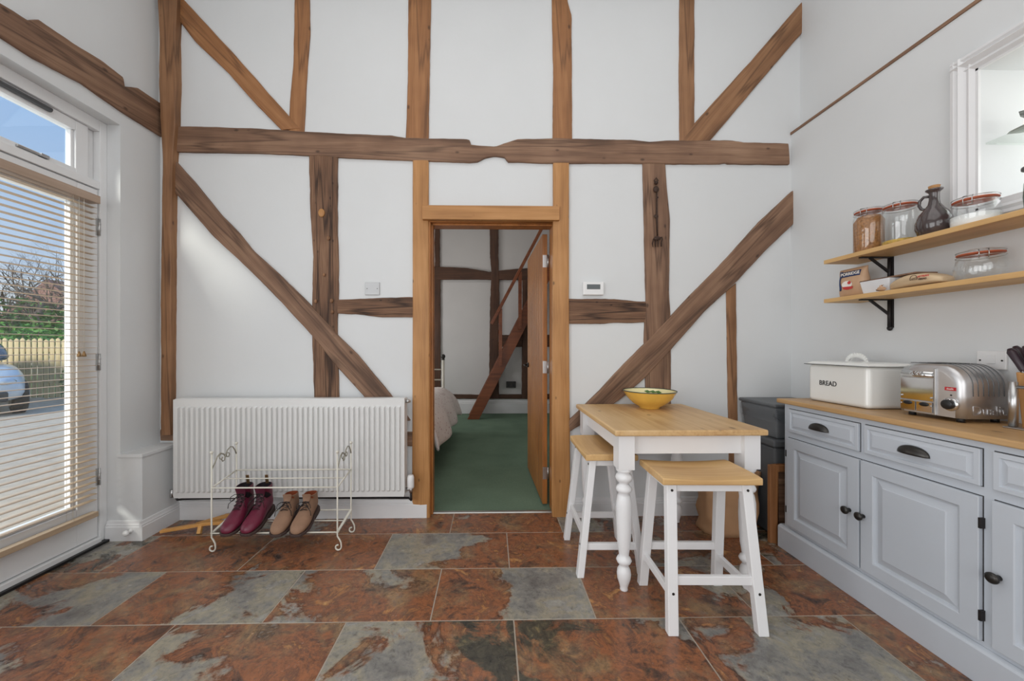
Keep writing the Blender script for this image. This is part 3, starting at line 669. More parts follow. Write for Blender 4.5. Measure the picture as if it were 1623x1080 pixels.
# ---------------------------------------------------------------- radiator
rad=thing('radiator','white double panel radiator with vertical ribs on the left of the doorway','radiator',(-1.32,2.46,.19))
rx0,rx1,rz0,rz1=-2.055,-.572,.19,.828; ry=2.425
def panel(name,y,rib=True):
    mb=MB(); n=44; px=[]; w=(rx1-rx0-.03)/n; x=rx0+.015
    zs=[(rz0,0),(rz0+.035,0),(rz0+.045,1),(rz1-.055,1),(rz1-.045,0),(rz1,0)]
    xs=[(rx0,0),(rx0+.015,0)]
    for i in range(n):
        xs+=[(x+w*.12,0),(x+w*.24,1),(x+w*.64,1),(x+w*.76,0)]; x+=w
    xs+=[(rx1,0)]
    G=[]
    for z,k in zs: G.append([(xx,y-(.015*d*k),z) for xx,d in xs])
    mb.rings(G,closed=False,cap0=False,cap1=False,smooth=False)
    mb.box(rx0,rx1,y+.001,y+.012,rz0,rz1)
    return mb.build(name,M['radiator'],rad)
panel('front_panel',ry); 
MB().box(rx0,rx1,ry+.07,ry+.082,rz0,rz1).build('rear_panel',M['radiator'],rad)
mb=MB(); mb.box(rx0,rx1,ry+.012,ry+.07,rz1-.002,rz1+.004)
mb.box(rx1,rx1+.003,ry+.0,ry+.08,rz0+.01,rz1); mb.box(rx0-.003,rx0,ry,ry+.08,rz0+.01,rz1); mb.build('casing',M['radiator'],rad)
mb=MB(); mb.lathe([(.012,0),(.012,.02),(.008,.022),(.008,.03),(0,.03)],(rx1+.002,ry+.04,rz1-.02),10,R=Matrix.Rotation(PI/2,3,'Y')); mb.build('bleed_valve',M['steel'],rad)
v=MB(); v.lathe([(.021,0),(.023,.01),(.023,.07),(.017,.085),(0,.086)],(-.535,ry+.03,.235),16); trv=v.build('thermostat_valve',M['whiteplastic'],rad)
mb=MB(); mb.cyl((rx1,ry+.04,.225),(-.535,ry+.04,.225),.011,10); mb.cyl((-.535,ry+.04,.20),(-.535,ry+.04,.24),.012,10); mb.build('valve_body',M['steel'],rad); mb=MB(); mb.cyl((rx0,ry+.03,.21),(rx0-.035,ry+.03,.21),.010,10); mb.cyl((rx0-.035,ry+.03,.185),(rx0-.035,ry+.03,.235),.012,10); mb.build('valve_body',M['steel'],rad)
for x in (-1.85,-1.45):
    for z in (.3,.72): MB().box(x-.02,x+.02,ry+.082,YB-.0005,z-.03,z+.03).build('wall_bracket',M['radiator'],rad)
mb=MB(); z=.165
mb.tube([(-.535,ry+.04,.2),(-.535,ry+.04,.15),(-.56,ry+.08,.148),(-.75,ry+.09,.146),(-1.3,ry+.095,.15)],.0075,8); mb.tube([(rx0-.02,ry+.03,.2),(rx0+.0,ry+.03,.168),(rx0+.03,ry+.05,.165),(-1.3,ry+.085,.165)],.0075,8); mb.build('pipe',M['iron'],rad)
# ---------------------------------------------------------------- shoe rack
rk=thing('shoe_rack','cream metal two tier shoe rack with scrolled ends in front of the radiator','shoe rack',(-1.235,2.24,0))
RX=(-1.592,-.882); RF,RB=2.13,2.335
for x in RX:
    for y,kk in ((RF,-1),(RB,1)):
        mb=MB(); pts=[(x,y,.565),(x,y,.11),(x,y,.085)]
        dx=.02
        pts+=[(x+dx*.5,y,.07),(x+dx,y,.05),(x+dx*1.1,y,.03)]
        cxx,cz,rr=x-.0,.024,.0
        for i in range(11):
            q=-.0-(i/10)*PI*1.55; pts.append((x+.004+.018*math.cos(q)*(1-.03*i),y-.002*i*0,.0225+.018*math.sin(q)*(1-.03*i)))
        mb.tube(pts,.0045,8); mb.build('leg',M['cream'],rk); MB().sphere((x,y,.568),.009).build('finial',M['cream'],rk)
    mb=MB()
    def sp(u,z): return (x,RF+(RB-RF)*u,z)
    import itertools
    w=[sp(0,.47),sp(.12,.50),sp(.22,.533),sp(.33,.545),sp(.45,.535),sp(.52,.515),sp(.5,.495),sp(.42,.492),sp(.38,.505),sp(.42,.518)]
    mb.tube(w,.0034,7)
    mb.tube([sp(1,.50),sp(.93,.53),sp(.84,.555),sp(.74,.56),sp(.62,.548),sp(.56,.53),sp(.58,.51),sp(.66,.505),sp(.70,.518),sp(.66,.53)],.0034,7)
    mb.tube([sp(.38,.505),sp(.3,.515),sp(.28,.53),sp(.36,.54),sp(.5,.525),sp(.62,.53)],.0024,7)
    mb.build('scroll',M['wire'],rk)
def tier(name,zf,zb):
    mb=MB()
    for u in (0,.5,1): mb.tube([(RX[0],RF+(RB-RF)*u,zf+(zb-zf)*u),(RX[1],RF+(RB-RF)*u,zf+(zb-zf)*u)],.0045 if u!=.5 else .0035,8)
    for x in RX: mb.tube([(x,RF,zf),(x,RB,zb)],.0045,8)
    if zf<.2: mb.box(RX[1]-.010,RX[1]+.004,RF,RB,zf-.002,zf+.002,R=None)
    return mb.build(name,M['cream'],rk)
tier('upper_tier',.366,.40)
mb=MB()
for u in (0,.5,1): mb.tube([(RX[0],RF+(RB-RF)*u,.108+.038*u),(RX[1],RF+(RB-RF)*u,.108+.038*u)],.0045 if u!=.5 else .0035,8)
for x in RX: mb.bar((x,RF,.108),(x,RB,.146),.014,.006)
mb.build('lower_tier',M['cream'],rk)
# ---------------------------------------------------------------- shoes
def shoe(kind,loc,rz,label,pitchup,S=1.0,mirror=1):
    T=Matrix.Translation(loc)@Matrix.Rotation(rz,4,'Z')@Matrix.Rotation(pitchup,4,'X')
    boot=kind=='boot'
    root=thing('ankle_boot' if boot else 'desert_boot',label,'boot' if boot else 'shoe',loc,group='maroon lace-up boots' if boot else 'tan suede shoes',rot=(Matrix.Rotation(rz,3,'Z')@Matrix.Rotation(pitchup,3,'X')))
    tp=.185 if boot else .125
    R_=[((-.150,.022),(-.150,.030),.012),((-.146,.014),(-.146,.042),.045),((-.132,.010),(-.134,.055),.074),((-.105,.009),(-.108,.063),.094),((-.07,.009),(-.072,.068),.101),((-.03,.009),(-.035,.080),.095),
        ((.01,.010),(-.008,.098),.082),((.05,.011),(.012,.112),.074),((.09,.012),(.024,.120),.069),((.118,.02),(.03,.126),.067)]
    if boot: R_+=[((.126,.045),(.034,.138),.068),((.120,.08),(.034,.152),.072),((.116,.12),(.030,.165),.080),((.118,.16),(.026,.18),.086),((.119,.178),(.024,.184),.088)]
    else: R_+=[((.126,.042),(.032,.130),.066),((.122,.075),(.030,.134),.068),((.118,.105),(.026,.138),.072),((.118,.122),(.024,.142),.074)]
    G=[]
    for (by,bz),(ty,tz),w in R_:
        b=Vector((0,by,bz));t=Vector((0,ty,tz)); c=(b+t)/2; h=(t-b)/2; row=[]
        for k in range(16):
            q=2*PI*k/16; cs,sn=math.cos(q),math.sin(q)
            e=.8; xx=math.copysign(abs(cs)**e,cs)*w/2; hh=math.copysign(abs(sn)**(.75 if sn<0 else .95),sn)
            # narrower towards the top over the vamp
            k2=1-.18*max(0,sn) if by<.03 else 1
            row.append(T@(c+h*hh+Vector((xx*k2,0,0))))
        G.append(row)
    top=G[-1]; cen=sum(top,Vector())/16
    G.append([p.lerp(cen,.10) for p in top])
    # inner lining
    mb=MB(); mb.rings(G,cap0=True,cap1=False); mb.build('upper',M['maroon'] if boot else M['tan'],root,subsurf=1)
    dn=(T.to_3x3()@Vector((0,0,-1)))
    mb=MB(); mb.rings([[p.lerp(cen,.09) for p in top],[p.lerp(cen,.15)+dn*.02 for p in top],[p.lerp(cen,.2)+dn*.07 for p in top]],cap0=False,cap1=True)
    mb.build('lining',M['darklining'] if boot else M['tanlining'],root)
    # sole with heel
    out=[(0,-.152),(.024,-.148),(.043,-.125),(.052,-.08),(.047,-.02),(.037,.03),(.036,.08),(.033,.112),(.018,.131),(0,.135)]
    out=out+[(-x,y) for x,y in reversed(out[1:-1])]
    mb=MB(); mb.prism([T@Vector((x*1.03,y,0)) for x,y in out],T.to_3x3()@Vector((0,0,.016)))
    hp=[(x,y) for x,y in out if y>=.03]; hp=sorted(hp,key=lambda p:math.atan2(p[1]-.05,p[0]))
    mb.prism([T@Vector((x*1.02,y,-.016)) for x,y in hp],T.to_3x3()@Vector((0,0,.018))); mb.build('sole',M['sole'],root,bevel=.003)
    # tongue
    mb=MB(); ft=R_[5:]; tz=[(-.030,.088),(-.010,.103),(.008,.118)]+([(.022,.138),(.026,.16),(.016,.202)] if boot else [(.018,.132),(.014,.158)])
    rows=[]
    for i,(y,z) in enumerate(tz):
        w=.012+.004*i; rows.append([T@Vector((w*s,y+.004*abs(s)*6*.3,z+.004*(1-abs(s)))) for s in (-1,-.5,0,.5,1)])
    mb.rings(rows,closed=False,cap0=False,cap1=False); mb.build('tongue',M['tonguemar'] if boot else M['tan'],root,solid=.004,subsurf=1)
    # laces
    mb=MB(); st=[(-.032,.088),(-.015,.103),(.002,.117)]+([(.016,.132),(.022,.15)] if boot else [])
    for i,(y,z) in enumerate(st):
        a=T@Vector((-.020,y,z-.003)); b=T@Vector((.020,y+.004,z-.003)); m_=T@Vector((0,y-.003,z+.006)); mb.tube([a,m_,b],.0019,6)
        if i<len(st)-1:
            y2,z2=st[i+1]; mb.tube([T@Vector((-.020,y,z-.002)),T@Vector((0,(y+y2)/2-.003,(z+z2)/2+.006)),T@Vector((.020,y2,z2-.002))],.0019,6)
    y,z=st[-1]
    for s in (-1,1):
        mb.tube([T@Vector(p) for p in ((0,y-.006,z+.006),(.018*s,y-.02,z+.014),(.036*s,y-.03,z+.004),(.040*s,y-.032,z-.018),(.028*s,y-.03,z-.022),(.010*s,y-.016,z-.004),(0,y-.006,z+.006))],.0019,6)
        mb.tube([T@Vector(p) for p in ((0,y-.006,z+.006),(.02*s,y-.03,z-.01),(.042*s,y-.045,z-.03),(.046*s,y-.05,z-.055))],.0019,6)
    mb.build('laces',M['lace'],root)
    if boot:
        mb=MB(); mb.bar(T@Vector((0,.112,.17)),T@Vector((0,.112,.225)),.018,.004,up=(0,1,0)); mb.build('pull_loop',M['brass'],root)
    return root
pu=math.atan2(.038,.205)
def onrack(y): return .1125+.038*(y-RF)/(RB-RF)
for x,rz,l in ((-1.485,.10,'maroon leather lace-up ankle boot nearest the left end of the shoe rack'),(-1.372,.07,'maroon leather lace-up ankle boot beside the tan shoes')):
    shoe('boot',(x,2.215,onrack(2.215)+.0165),rz,l,pu)
for x,rz,l in ((-1.205,.10,'tan suede lace-up shoe beside the maroon boots'),(-1.092,.07,'tan suede lace-up shoe nearest the right end of the shoe rack')):
    shoe('shoe',(x,2.205,onrack(2.205)+.0165),rz,l,pu)
# boot jack
bj=thing('boot_jack','light wooden boot jack lying on the floor behind the shoe rack','boot jack',(-1.85,2.38,0))
mb=MB()
def pz(x,y,z): r=ray(x,y); q=(z-H)/r[2]; return Vector((r[0]*q,r[1]*q,z))
ap=Vector((-1.80,2.37,.052)); tl=Vector((-2.055,2.335,.022)); tr=Vector((-1.63,2.485,.06)); tail=Vector((-1.62,2.38,.055))
mb.bar(tl,ap,.03,.018); mb.bar(ap-Vector((.03,0,0)),tail,.034,.018); mb.bar(ap-Vector((.06,0.01,0.004)),Vector((-1.74,2.47,.056)),.04,.016); mb.bar(Vector((-1.76,2.465,.057)),tr,.028,.018)
mb.build('fork_board',M['lightwood'],bj,bevel=.003)
MB().bar((-1.83,2.345,0.0),(-1.83,2.36,.046),.022,.02,up=(0,1,0)).build('support_block',M['lightwood'],bj,bevel=.002)
# ---------------------------------------------------------------- table
TX0,TX1,TY0,TY1=.575,1.30,1.705,2.505
tb=thing('pine_table','small pine topped table with white turned legs','table',((TX0+TX1)/2,(TY0+TY1)/2,0))
MB().box(TX0,TX1,TY0,TY1,.752,.78).build('tabletop',M['piney'],tb,bevel=.007,seg=3)
lx=(.637,1.238); ly=(1.765,2.445); hw=.034
leg=[(.0,0),(.017,0),(.019,.004),(.017,.012),(.022,.03),(.030,.055),(.033,.08),(.030,.10),(.022,.115),(.020,.122),(.030,.132),(.036,.145),(.030,.158),(.022,.166),(.024,.18),(.030,.22),(.034,.28),(.037,.36),(.036,.42),(.030,.455),(.024,.468),(.034,.476),(.038,.487),(.034,.498),(.024,.508),(.022,.516),(.034,.527),(.040,.541),(.036,.555),(.026,.565),(.036,.574),(.038,.584),(.030,.59),(0,.59)]
for x in lx:
    for y in ly:
        mb=MB(); mb.lathe(leg,(x,y,0),28); mb.box(x-hw-.004,x+hw+.004,y-hw-.004,y+hw+.004,.588,.752); mb.build('leg',M['whitepaint'],tb)
for (a,b) in (((lx[0],ly[0]),(lx[1],ly[0])),((lx[0],ly[1]),(lx[1],ly[1])),((lx[0],ly[0]),(lx[0],ly[1])),((lx[1],ly[0]),(lx[1],ly[1]))):
    MB().bar((a[0],a[1],.703),(b[0],b[1],.703),.022,.09).build('apron',M['whitepaint'],tb)
# ---------------------------------------------------------------- stools
def stool(loc,rz,label):
    r=thing('wooden_stool',label,'stool',loc,rz,'white stools with wooden seats'); T=W[r]
    n=20; m=8; G=[]
    L,D=.415,.265
    for i in range(n+1):
        u=-1+2*i/n; x=u*L/2
        row=[]
        dip=.010*(1-u*u)
        for j in range(m+1):
            v=-1+2*j/m; y=v*D/2; row.append(Vector((x,y,.628-dip*(1-.1*v*v)-.004*abs(v)**6)))
        G.append([T@Vector((x,-D/2,.594))]+[T@p for p in row]+[T@Vector((x,D/2,.594))])
    MB().rings(G,closed=True,smooth=False).build('seat',M['seatx'],r,bevel=.005,seg=2)
    tops={};feet={}
    for sx in (-1,1):
        for sy in (-1,1):
            a=Vector((sx*.158,sy*.088,.594)); b=Vector((sx*.182,sy*.158,0)); tops[sx,sy]=a; feet[sx,sy]=b
            A,B=a,b; w=.021; 
            mb=MB(); vs=[]
            for p in (B,A):
                vs.append([T@(p+Vector((i*w,j*.017,0))) for i,j in ((-1,-1),(1,-1),(1,1),(-1,1))])
            mb.rings(vs,smooth=False)
            lg=mb.build('leg',M['whitepaint'],r,bevel=.003)
            mb=MB()
            for z in (.565,.16 if sy<0 else .16):
                k=(.594-z)/.594; p=a.lerp(b,k); q=T@(p+Vector((0,sy*.017,0))); d=T.to_3x3()@Vector((0,sy*.002,0)); mb.cyl(q,q+d,.0055,10)
            mb.build('bolt',M['pewter'],lg)
    def at(sx,sy,z): k=(.594-z)/.594; return tops[sx,sy].lerp(feet[sx,sy],k)
    for sy in (-1,1):
        MB().bar(T@at(-1,sy,.205),T@at(1,sy,.205),.018,.036).build('stretcher',M['whitepaint'],r,bevel=.002)
        MB().bar(T@at(-1,sy,.575),T@at(1,sy,.575),.018,.036).build('seat_rail',M['whitepaint'],r,bevel=.002)
    for sx in (-1,1):
        MB().bar(T@at(sx,-1,.15),T@at(sx,1,.15),.018,.034).build('stretcher',M['whitepaint'],r,bevel=.002)
        MB().bar(T@at(sx,-1,.575),T@at(sx,1,.575),.018,.036).build('seat_rail',M['whitepaint'],r,bevel=.002)
    return r
stool((.922,1.645,0),math.radians(-1.5),'white wooden stool with honey seat standing in front of the table')
stool((.612,2.055,0),math.radians(89),'white wooden stool with honey seat tucked under the left side of the table')
# ---------------------------------------------------------------- bowl
bc=(1.005,2.33,.78)
bw=thing('ceramic_bowl','yellow glazed bowl with a dark green rim on the pine table','bowl',bc)
mb=MB(); mb.use(M['bowlout']); mb.lathe([(0,.0),(.058,0),(.062,.006),(.064,.012),(.10,.032),(.135,.066),(.158,.105),(.161,.110)],bc,48)
for f in list(mb.bm.faces):
    if len(f.verts)>4: mb.bm.faces.remove(f)
mb.use(M['bowlin']); mb.lathe([(.157,.110),(.150,.10),(.128,.066),(.095,.036),(.05,.018),(0,.015)],bc,48)
for f in list(mb.bm.faces):
    if len(f.verts)>4 and f.calc_center_median().z>.87: mb.bm.faces.remove(f)
mb.build('bowl_body',None,bw)
mb=MB(); mb.tube([(bc[0]+.159*math.cos(q),bc[1]+.159*math.sin(q),.891) for q in [2*PI*k/48 for k in range(48)]],.0032,8,closed=True); mb.build('rim',M['bowlrim'],bw)
mb=MB()
for q in (0.75,1.0,1.25):
    c=Vector((bc[0]+.138*math.cos(q),bc[1]+.138*math.sin(q),.78+.089)); tdir=Vector((-math.sin(q),math.cos(q),0)); up=Vector((math.cos(q)*.5,math.sin(q)*.5,.86))
    mb.poly([c-tdir*.022-up*.002,c+up*.012-Vector((math.cos(q),math.sin(q),0))*.004,c+tdir*.022+up*.004,c-up*.008-Vector((math.cos(q),math.sin(q),0))*.006])
mb.build('painted_leaves',M['leaf'],bw,solid=.001)
# ---------------------------------------------------------------- sideboard
SX=1.705; SY0,SY1=.79,2.115
sb=thing('sideboard','pale grey painted sideboard with a wooden top along the right wall','sideboard',(1.9,1.45,0))
MB().box(SX,XR-.004,SY0,SY1,.10,.842).build('carcass',M['grey'],sb,bevel=.002)
mb=MB(); mb.prism([(1.683,SY0-.015,0),(1.683,SY0-.015,.118),(1.688,SY0-.015,.126),(1.70,SY0-.015,.132),(XR-.004,SY0-.015,.132),(XR-.004,SY0-.015,0)],(0,SY1+.03-SY0+.01,0)); mb.build('plinth',M['grey'],sb,bevel=.002)
MB().box(1.682,XR-.002,SY0-.04,SY1+.035,.842,.867).build('worktop',M['worktop'],sb,bevel=.006,seg=3)
def raised(mb,y0,y1,z0,z1,fr,x=SX):
    # slab, with recessed moulding and raised field; x faces -X
    xo=x-.016
    def ring(i,dx): return [Vector((xo+dx,y0+i,z0+i)),Vector((xo+dx,y1-i,z0+i)),Vector((xo+dx,y1-i,z1-i)),Vector((xo+dx,y0+i,z1-i))]
    rr=[[Vector((x,p.y,p.z)) for p in ring(0,0)],ring(.0,.001),ring(.002,0),ring(fr,0),ring(fr+.004,.002),ring(fr+.008,.010),ring(fr+.014,.011),ring(fr+.040,.003),ring(fr+.043,.0),ring(fr+.046,.0)]
    mb.rings(rr,cap0=False,cap1=True,smooth=False)
    return mb
def drawer(y0,y1):
    x=SX; mb=MB(); xo=x-.012; z0,z1=.687,.815
    def ring(i,dx): return [Vector((xo+dx,y0+i,z0+i)),Vector((xo+dx,y1-i,z0+i)),Vector((xo+dx,y1-i,z1-i)),Vector((xo+dx,y0+i,z1-i))]
    mb.rings([[Vector((x,p.y,p.z)) for p in ring(0,0)],ring(0,.001),ring(.002,0),ring(.016,0),ring(.019,.006),ring(.022,.006),ring(.036,.0015),ring(.037,.0)],cap0=False,cap1=True,smooth=False)
    d=mb.build('drawer',M['grey'],sb)
    MB().box(SX-.0008,SX+.002,y0-.003,y1+.003,z0-.003,z1+.003).build('shadow_line',M['gap'],d)
    yc=(y0+y1)/2; mb=MB(); G=[]
    for i in range(9):
        b=PI/2*i/8; G.append([Vector((xo-.0015-.024*math.sin(a)*math.sin(b),yc+.055*math.cos(a),.738+.034*(math.sin(a)**.8)*math.cos(b))) for a in [PI*k/18 for k in range(19)]])
    mb.rings(G,closed=False,cap0=False,cap1=False); mb.build('cup_handle',M['pewter'],d,solid=.003)
def cdoor(y0,y1,hinge,knob):
    mb=MB(); raised(mb,y0,y1,.152,.65,.052); d=mb.build('door',M['grey'],sb)
    MB().box(SX-.0008,SX+.002,y0-.003,y1+.003,.149,.653).build('shadow_line',M['gap'],d)
    mb=MB(); mb.lathe([(.0,0),(.009,0),(.008,.01),(.012,.016),(.018,.022),(.018,.028),(.012,.033),(0,.034)],(SX-.016,knob,.40),20,R=Matrix.Rotation(-PI/2,3,'Y')); mb.build('knob',M['pewter'],d)
    for z in (.24,.56):
        MB().box(SX-.018,SX-.001,hinge-.005,hinge+.002,z-.018,z+.018).build('hinge',M['iron'],d)
drawer(1.674,2.078); drawer(1.249,1.648); drawer(.815,1.216)
cdoor(1.668,2.084,2.087,1.71); cdoor(1.249,1.659,1.247,1.645); cdoor(.815,1.216,.812,1.197)
# ---------------------------------------------------------------- bread bin
bb=thing('bread_bin','cream enamel bread bin with a lid at the back of the worktop','bread bin',(1.92,1.91,.867))
MB().box(1.812,2.035,1.742,2.08,.868,1.072).build('bin_body',M['enamel'],bb,bevel=.02,seg=4)
mb=MB(); mb.box(1.802,2.045,1.732,2.09,1.07,1.078); lid=mb.build('lid',M['enamel'],bb,bevel=.004)
def rr_(i,z): return [(1.802+i,1.732+i,z),(2.045-i,1.732+i,z),(2.045-i,2.09-i,z),(1.802+i,2.09-i,z)]
MB().rings([rr_(.004,1.077),rr_(.02,1.088),rr_(.05,1.092)],smooth=False).build('lid_dome',M['enamel'],lid,bevel=.004)
mb=MB(); mb.tube([(x,y,1.0735) for x,y in ((1.801,1.731),(2.046,1.731),(2.046,2.091),(1.801,2.091))],.0022,6,closed=True); mb.build('rim',M['enamelrim'],lid)
mb=MB(); pts=[]
for i in range(13):
    q=PI*i/12; pts.append(Vector((1.924,1.91+.048*math.cos(q),1.090+.036*math.sin(q))))
for a,b in zip(pts,pts[1:]): mb.bar(a,b,.024,.004,up=(1,0,0))
mb.build('handle',M['enamel'],lid)
# BREAD faces the room (-X side)
Mt=frame3((1.8115,1.955,.972),(0,-1,0),(0,0,1))
textobj('lettering','BREAD',.036,M['letter'],bb,Mt,.0008,.0006,1.05,.9)
# ---------------------------------------------------------------- toaster
tx,ty0,ty1,tz=1.852,1.415,1.645,.885; hh=.213; dep=.20
ts=thing('toaster','chrome toaster with ribbed rounded ends beside the bread bin','toaster',(tx+.1,1.53,.867))
yc=(ty0+ty1)/2; hw_=(ty1-ty0)/2
def tprof(off=0,n=10):
    pts=[(ty0-off,tz),(ty0-off,tz+hh*.42)]
    R_=.085
    cz=tz+hh-R_*1.05+off
    for i in range(1,n+1):
        q=PI/2*i/n; pts.append((ty0-off+R_*.95*(1-math.cos(q)),cz+R_*1.05*math.sin(q)))
    pts2=[(2*yc-y,z) for y,z in reversed(pts)]
    return pts+pts2
mb=MB()
G=[]
xs=[(tx-.001,-.024),(tx,-.016),(tx+.003,-.009),(tx+.009,-.0035),(tx+.018,0),(tx+dep-.024,0),(tx+dep-.010,-.004),(tx+dep,-.014)]
for x,o in xs: G.append([(x,y,z) for y,z in tprof(o)])
mb.rings(G,smooth=True); body=mb.build('body_casing',M['brushed'],ts)
for i in range(7):
    x=tx+.040+i*.021; P=[(x,y,z) for y,z in tprof(.0004,14)]; P=P[:len(P)//2]; P[0]=(x,P[0][1],tz+.092)
    P=P+[(x,P[-1][1]+.02,P[-1][2]+.001)]
    MB().tube(P,.0015,6).build('groove',M['darkgrey'],ts)
for v in (): pass
# polished front plate & trays
fy0,fy1=1.508,1.632
mb=MB(); pts=[]
mb.box(tx-.006,tx-.001,fy0,fy1,tz+.055,tz+.150)
mb.build('front_plate',M['chrome'],ts,bevel=.001)
mb=MB(); G=[]
for i in range(7):
    q=PI/2*i/6; G.append([(tx-.006+.045*(1-math.cos(q)),y,tz+.155+.045*math.sin(q)) for y in (fy0,fy1)])
mb.rings(G,closed=False,cap0=False,cap1=False); mb.build('top_plate',M['chrome'],ts,solid=.003)
for k in (0,1):
    w=(fy1-fy0)/2; y=fy0+k*w
    mb=MB(); mb.box(tx-.009,tx-.001,y+.002,y+w-.002,tz+.008,tz+.05); tr_=mb.build('crumb_tray',M['chrome'],ts,bevel=.001)
    MB().sphere((tx-.010,y+w/2,tz+.040),.018,(.25,1,.5)).build('tray_handle',M['black'],tr_)
mb=MB()
for y in (fy0+.006,fy1-.006):
    for z in (tz+.035,tz+.07): mb.sphere((tx-.008,y,z),.004)
mb.build('rivet',M['steel'],ts)
mb=MB()
for k in range(4): mb.box(tx+.03+k*.038,tx+.05+k*.038,fy0+.01,fy1-.01,tz+hh+.0005,tz+hh+.003)
mb.build('bread_slot',M['black'],ts)
mb=MB(); mb.box(tx-.007,tx-.0,1.500,1.507,tz,tz+.195); mb.build('divider',M['steel'],ts,bevel=.002)
# control panel
mb=MB(); mb.box(tx-.003,tx+.001,1.436,1.472,tz+.108,tz+.122); mb.build('badge',M['redlcd'],ts)
textobj('badge_text','dualit',.0105,M['packwhite'],ts,frame3((tx-.0034,1.454,tz+.115),(0,-1,0),(0,0,1)),.0003)
kn=MB(); RR=Matrix.Rotation(-PI/2,3,'Y'); kn.lathe([(0,0),(.027,0),(.027,.006),(.024,.010),(.018,.010)],(tx-.0,1.452,tz+.053),28,R=RR); knb=kn.build('dial_ring',M['chrome'],ts)
MB().lathe([(0,.0),(.020,0),(.019,.016),(.016,.019),(0,.019)],(tx-.006,1.452,tz+.053),24,R=RR).build('dial',M['black'],knb)
MB().sphere((tx-.001,1.452,tz+.090),.0035).build('indicator',M['black'],ts)
textobj('embossed_name','Dualit',.052,M['brushed'],ts,frame3((tx+.105,ty0-.0006,tz+.030),(1,0,0),(0,0,1)),.0012,0,1.,1.1)
for x in (tx+.03,tx+dep-.03):
    for y in (ty0+.03,ty1-.03): MB().cyl((x,y,.867),(x,y,tz+.001),.012,12).build('foot',M['black'],ts)
# ---------------------------------------------------------------- steel stand and knife block
ur=thing('steel_stand','brushed steel upright stand with a rail beside the toaster','stand',(1.90,1.30,.867))
ux,uy=1.935,1.333
MB().box(ux-.018,ux+.018,uy-.15,uy+.018,.867,.873).build('base',M['steel'],ur,bevel=.003)
for (x,y) in ((ux,uy),): MB().cyl((x,y,.875),(x,y,1.04),.012,20).build('upright',M['steel'],ur)
mb=MB(); mb.tube([(ux,uy,1.022),(ux,uy-.13,1.022)],.006,12); mb.build('rail',M['steel'],ur)
MB().cyl((ux,uy-.13,.875),(ux,uy-.13,1.04),.0105,20).build('upright',M['steel'],ur)
kb=thing('knife_block','wooden knife block filled with dark handled knives behind the steel stand','knife block',(2.0,1.33,.867))
mb=MB(); mb.prism([(1.985,1.345,.867),(1.985,1.19,.867),(1.985,1.22,1.05),(1.985,1.362,1.075)],(.095,0,0)); mb.build('block',M['block'],kb,bevel=.004)
for i,(x,yy,l) in enumerate(((2.0,1.345,.10),(2.03,1.347,.11),(2.058,1.343,.10),(2.005,1.30,.12),(2.045,1.295,.125))):
    z=1.075-(1.362-yy)*.18; a=Vector((x,yy,z)); d=Vector((0,.42,.9)).normalized()
    kf=thing('kitchen_knife','dark handled kitchen knife standing in the wooden knife block','knife',a,group='knives in the knife block')
    mb=MB(); mb.tube([a+d*.004,a+d*.014,a+d*l*.5,a+d*l*.85,a+d*l],[.009,.011,.012,.014,.007],10); mb.build('handle',M['knife'],kf)
    MB().bar(a-d*.001,a+d*.012,.018,.0045).build('bolster',M['steel'],kf)
# ---------------------------------------------------------------- wall fittings
t=thing('wall_switch','white fused wall outlet plate above the toaster','switch',(XR,1.505,1.075))
MB().box(XR-.010,XR,1.460,1.552,1.075,1.152).build('plate',M['whiteplastic'],t,bevel=.003)
MB().box(XR-.014,XR-.009,1.492,1.518,1.10,1.135).build('rocker',M['whiteplastic'],t,bevel=.001)
mb=MB()
for y in (1.472,1.540): mb.cyl((XR-.010,y,1.113),(XR-.0112,y,1.113),.0035,10)
mb.build('screw',M['pewter'],t)
a=onY(579,448,YB); b=onY(602,468,YB)
t=thing('blank_plate','square brushed blanking plate above the short left rail','wall plate',((a.x+b.x)/2,YB,b.z))
MB().box(a.x,b.x,YB-.008,YB,b.z,a.z).build('plate',M['switch'],t,bevel=.002)
mb=MB()
for x in (a.x+.015,b.x-.015): mb.cyl((x,YB-.008,(a.z+b.z)/2),(x,YB-.0092,(a.z+b.z)/2),.003,8)
mb.build('screw',M['pewter'],t)
a=onY(924,447,YB-.02); b=onY(957,468,YB-.02)
t=thing('thermostat','white wall thermostat with a grey display above the short right rail','thermostat',((a.x+b.x)/2,YB,b.z))
MB().box(a.x,b.x,YB-.025,YB,b.z,a.z).build('housing',M['whiteplastic'],t,bevel=.006,seg=3)
MB().box(a.x+.026,b.x-.026,YB-.0262,YB-.02,(a.z+b.z)/2-.006,a.z-.018).build('display',M['lcd'],t)
# hanging iron fork
pf=YB-.026
def hp_(x,y): return onY(x,y,pf)
t=thing('iron_fork','old rusty iron toasting fork hanging on the broad right post','fork',hp_(1041,390))
mb=MB(); mb.tube([hp_(1041,300),hp_(1041,330),hp_(1041,345),hp_(1042,374)],[.004,.005,.006,.005],8); mb.tube([hp_(1040,282),hp_(1043,286),hp_(1040,291),hp_(1037,286)],.004,6,closed=True); mb.sphere(hp_(1040,290),.012); mb.sphere(hp_(1040,300),.020,(1,.35,1.1)); mb.sphere(hp_(1040,343),.015,(1,.35,1)); mb.sphere(hp_(1042,313),.007)
mb.build('shaft',M['rust'],t)
mb=MB(); mb.sphere(hp_(1042,378),.026,(1,.25,.55))
for dx,ddx in ((-5,-1),(-1,0),(3,0)): mb.tube([hp_(1041+dx,379),hp_(1040+dx+ddx,386),hp_(1040+dx,392)],[.005,.004,.002],6)
mb.tube([hp_(1045,377),hp_(1049,376),hp_(1050,380),hp_(1048,384),hp_(1048,391)],.0035,6)
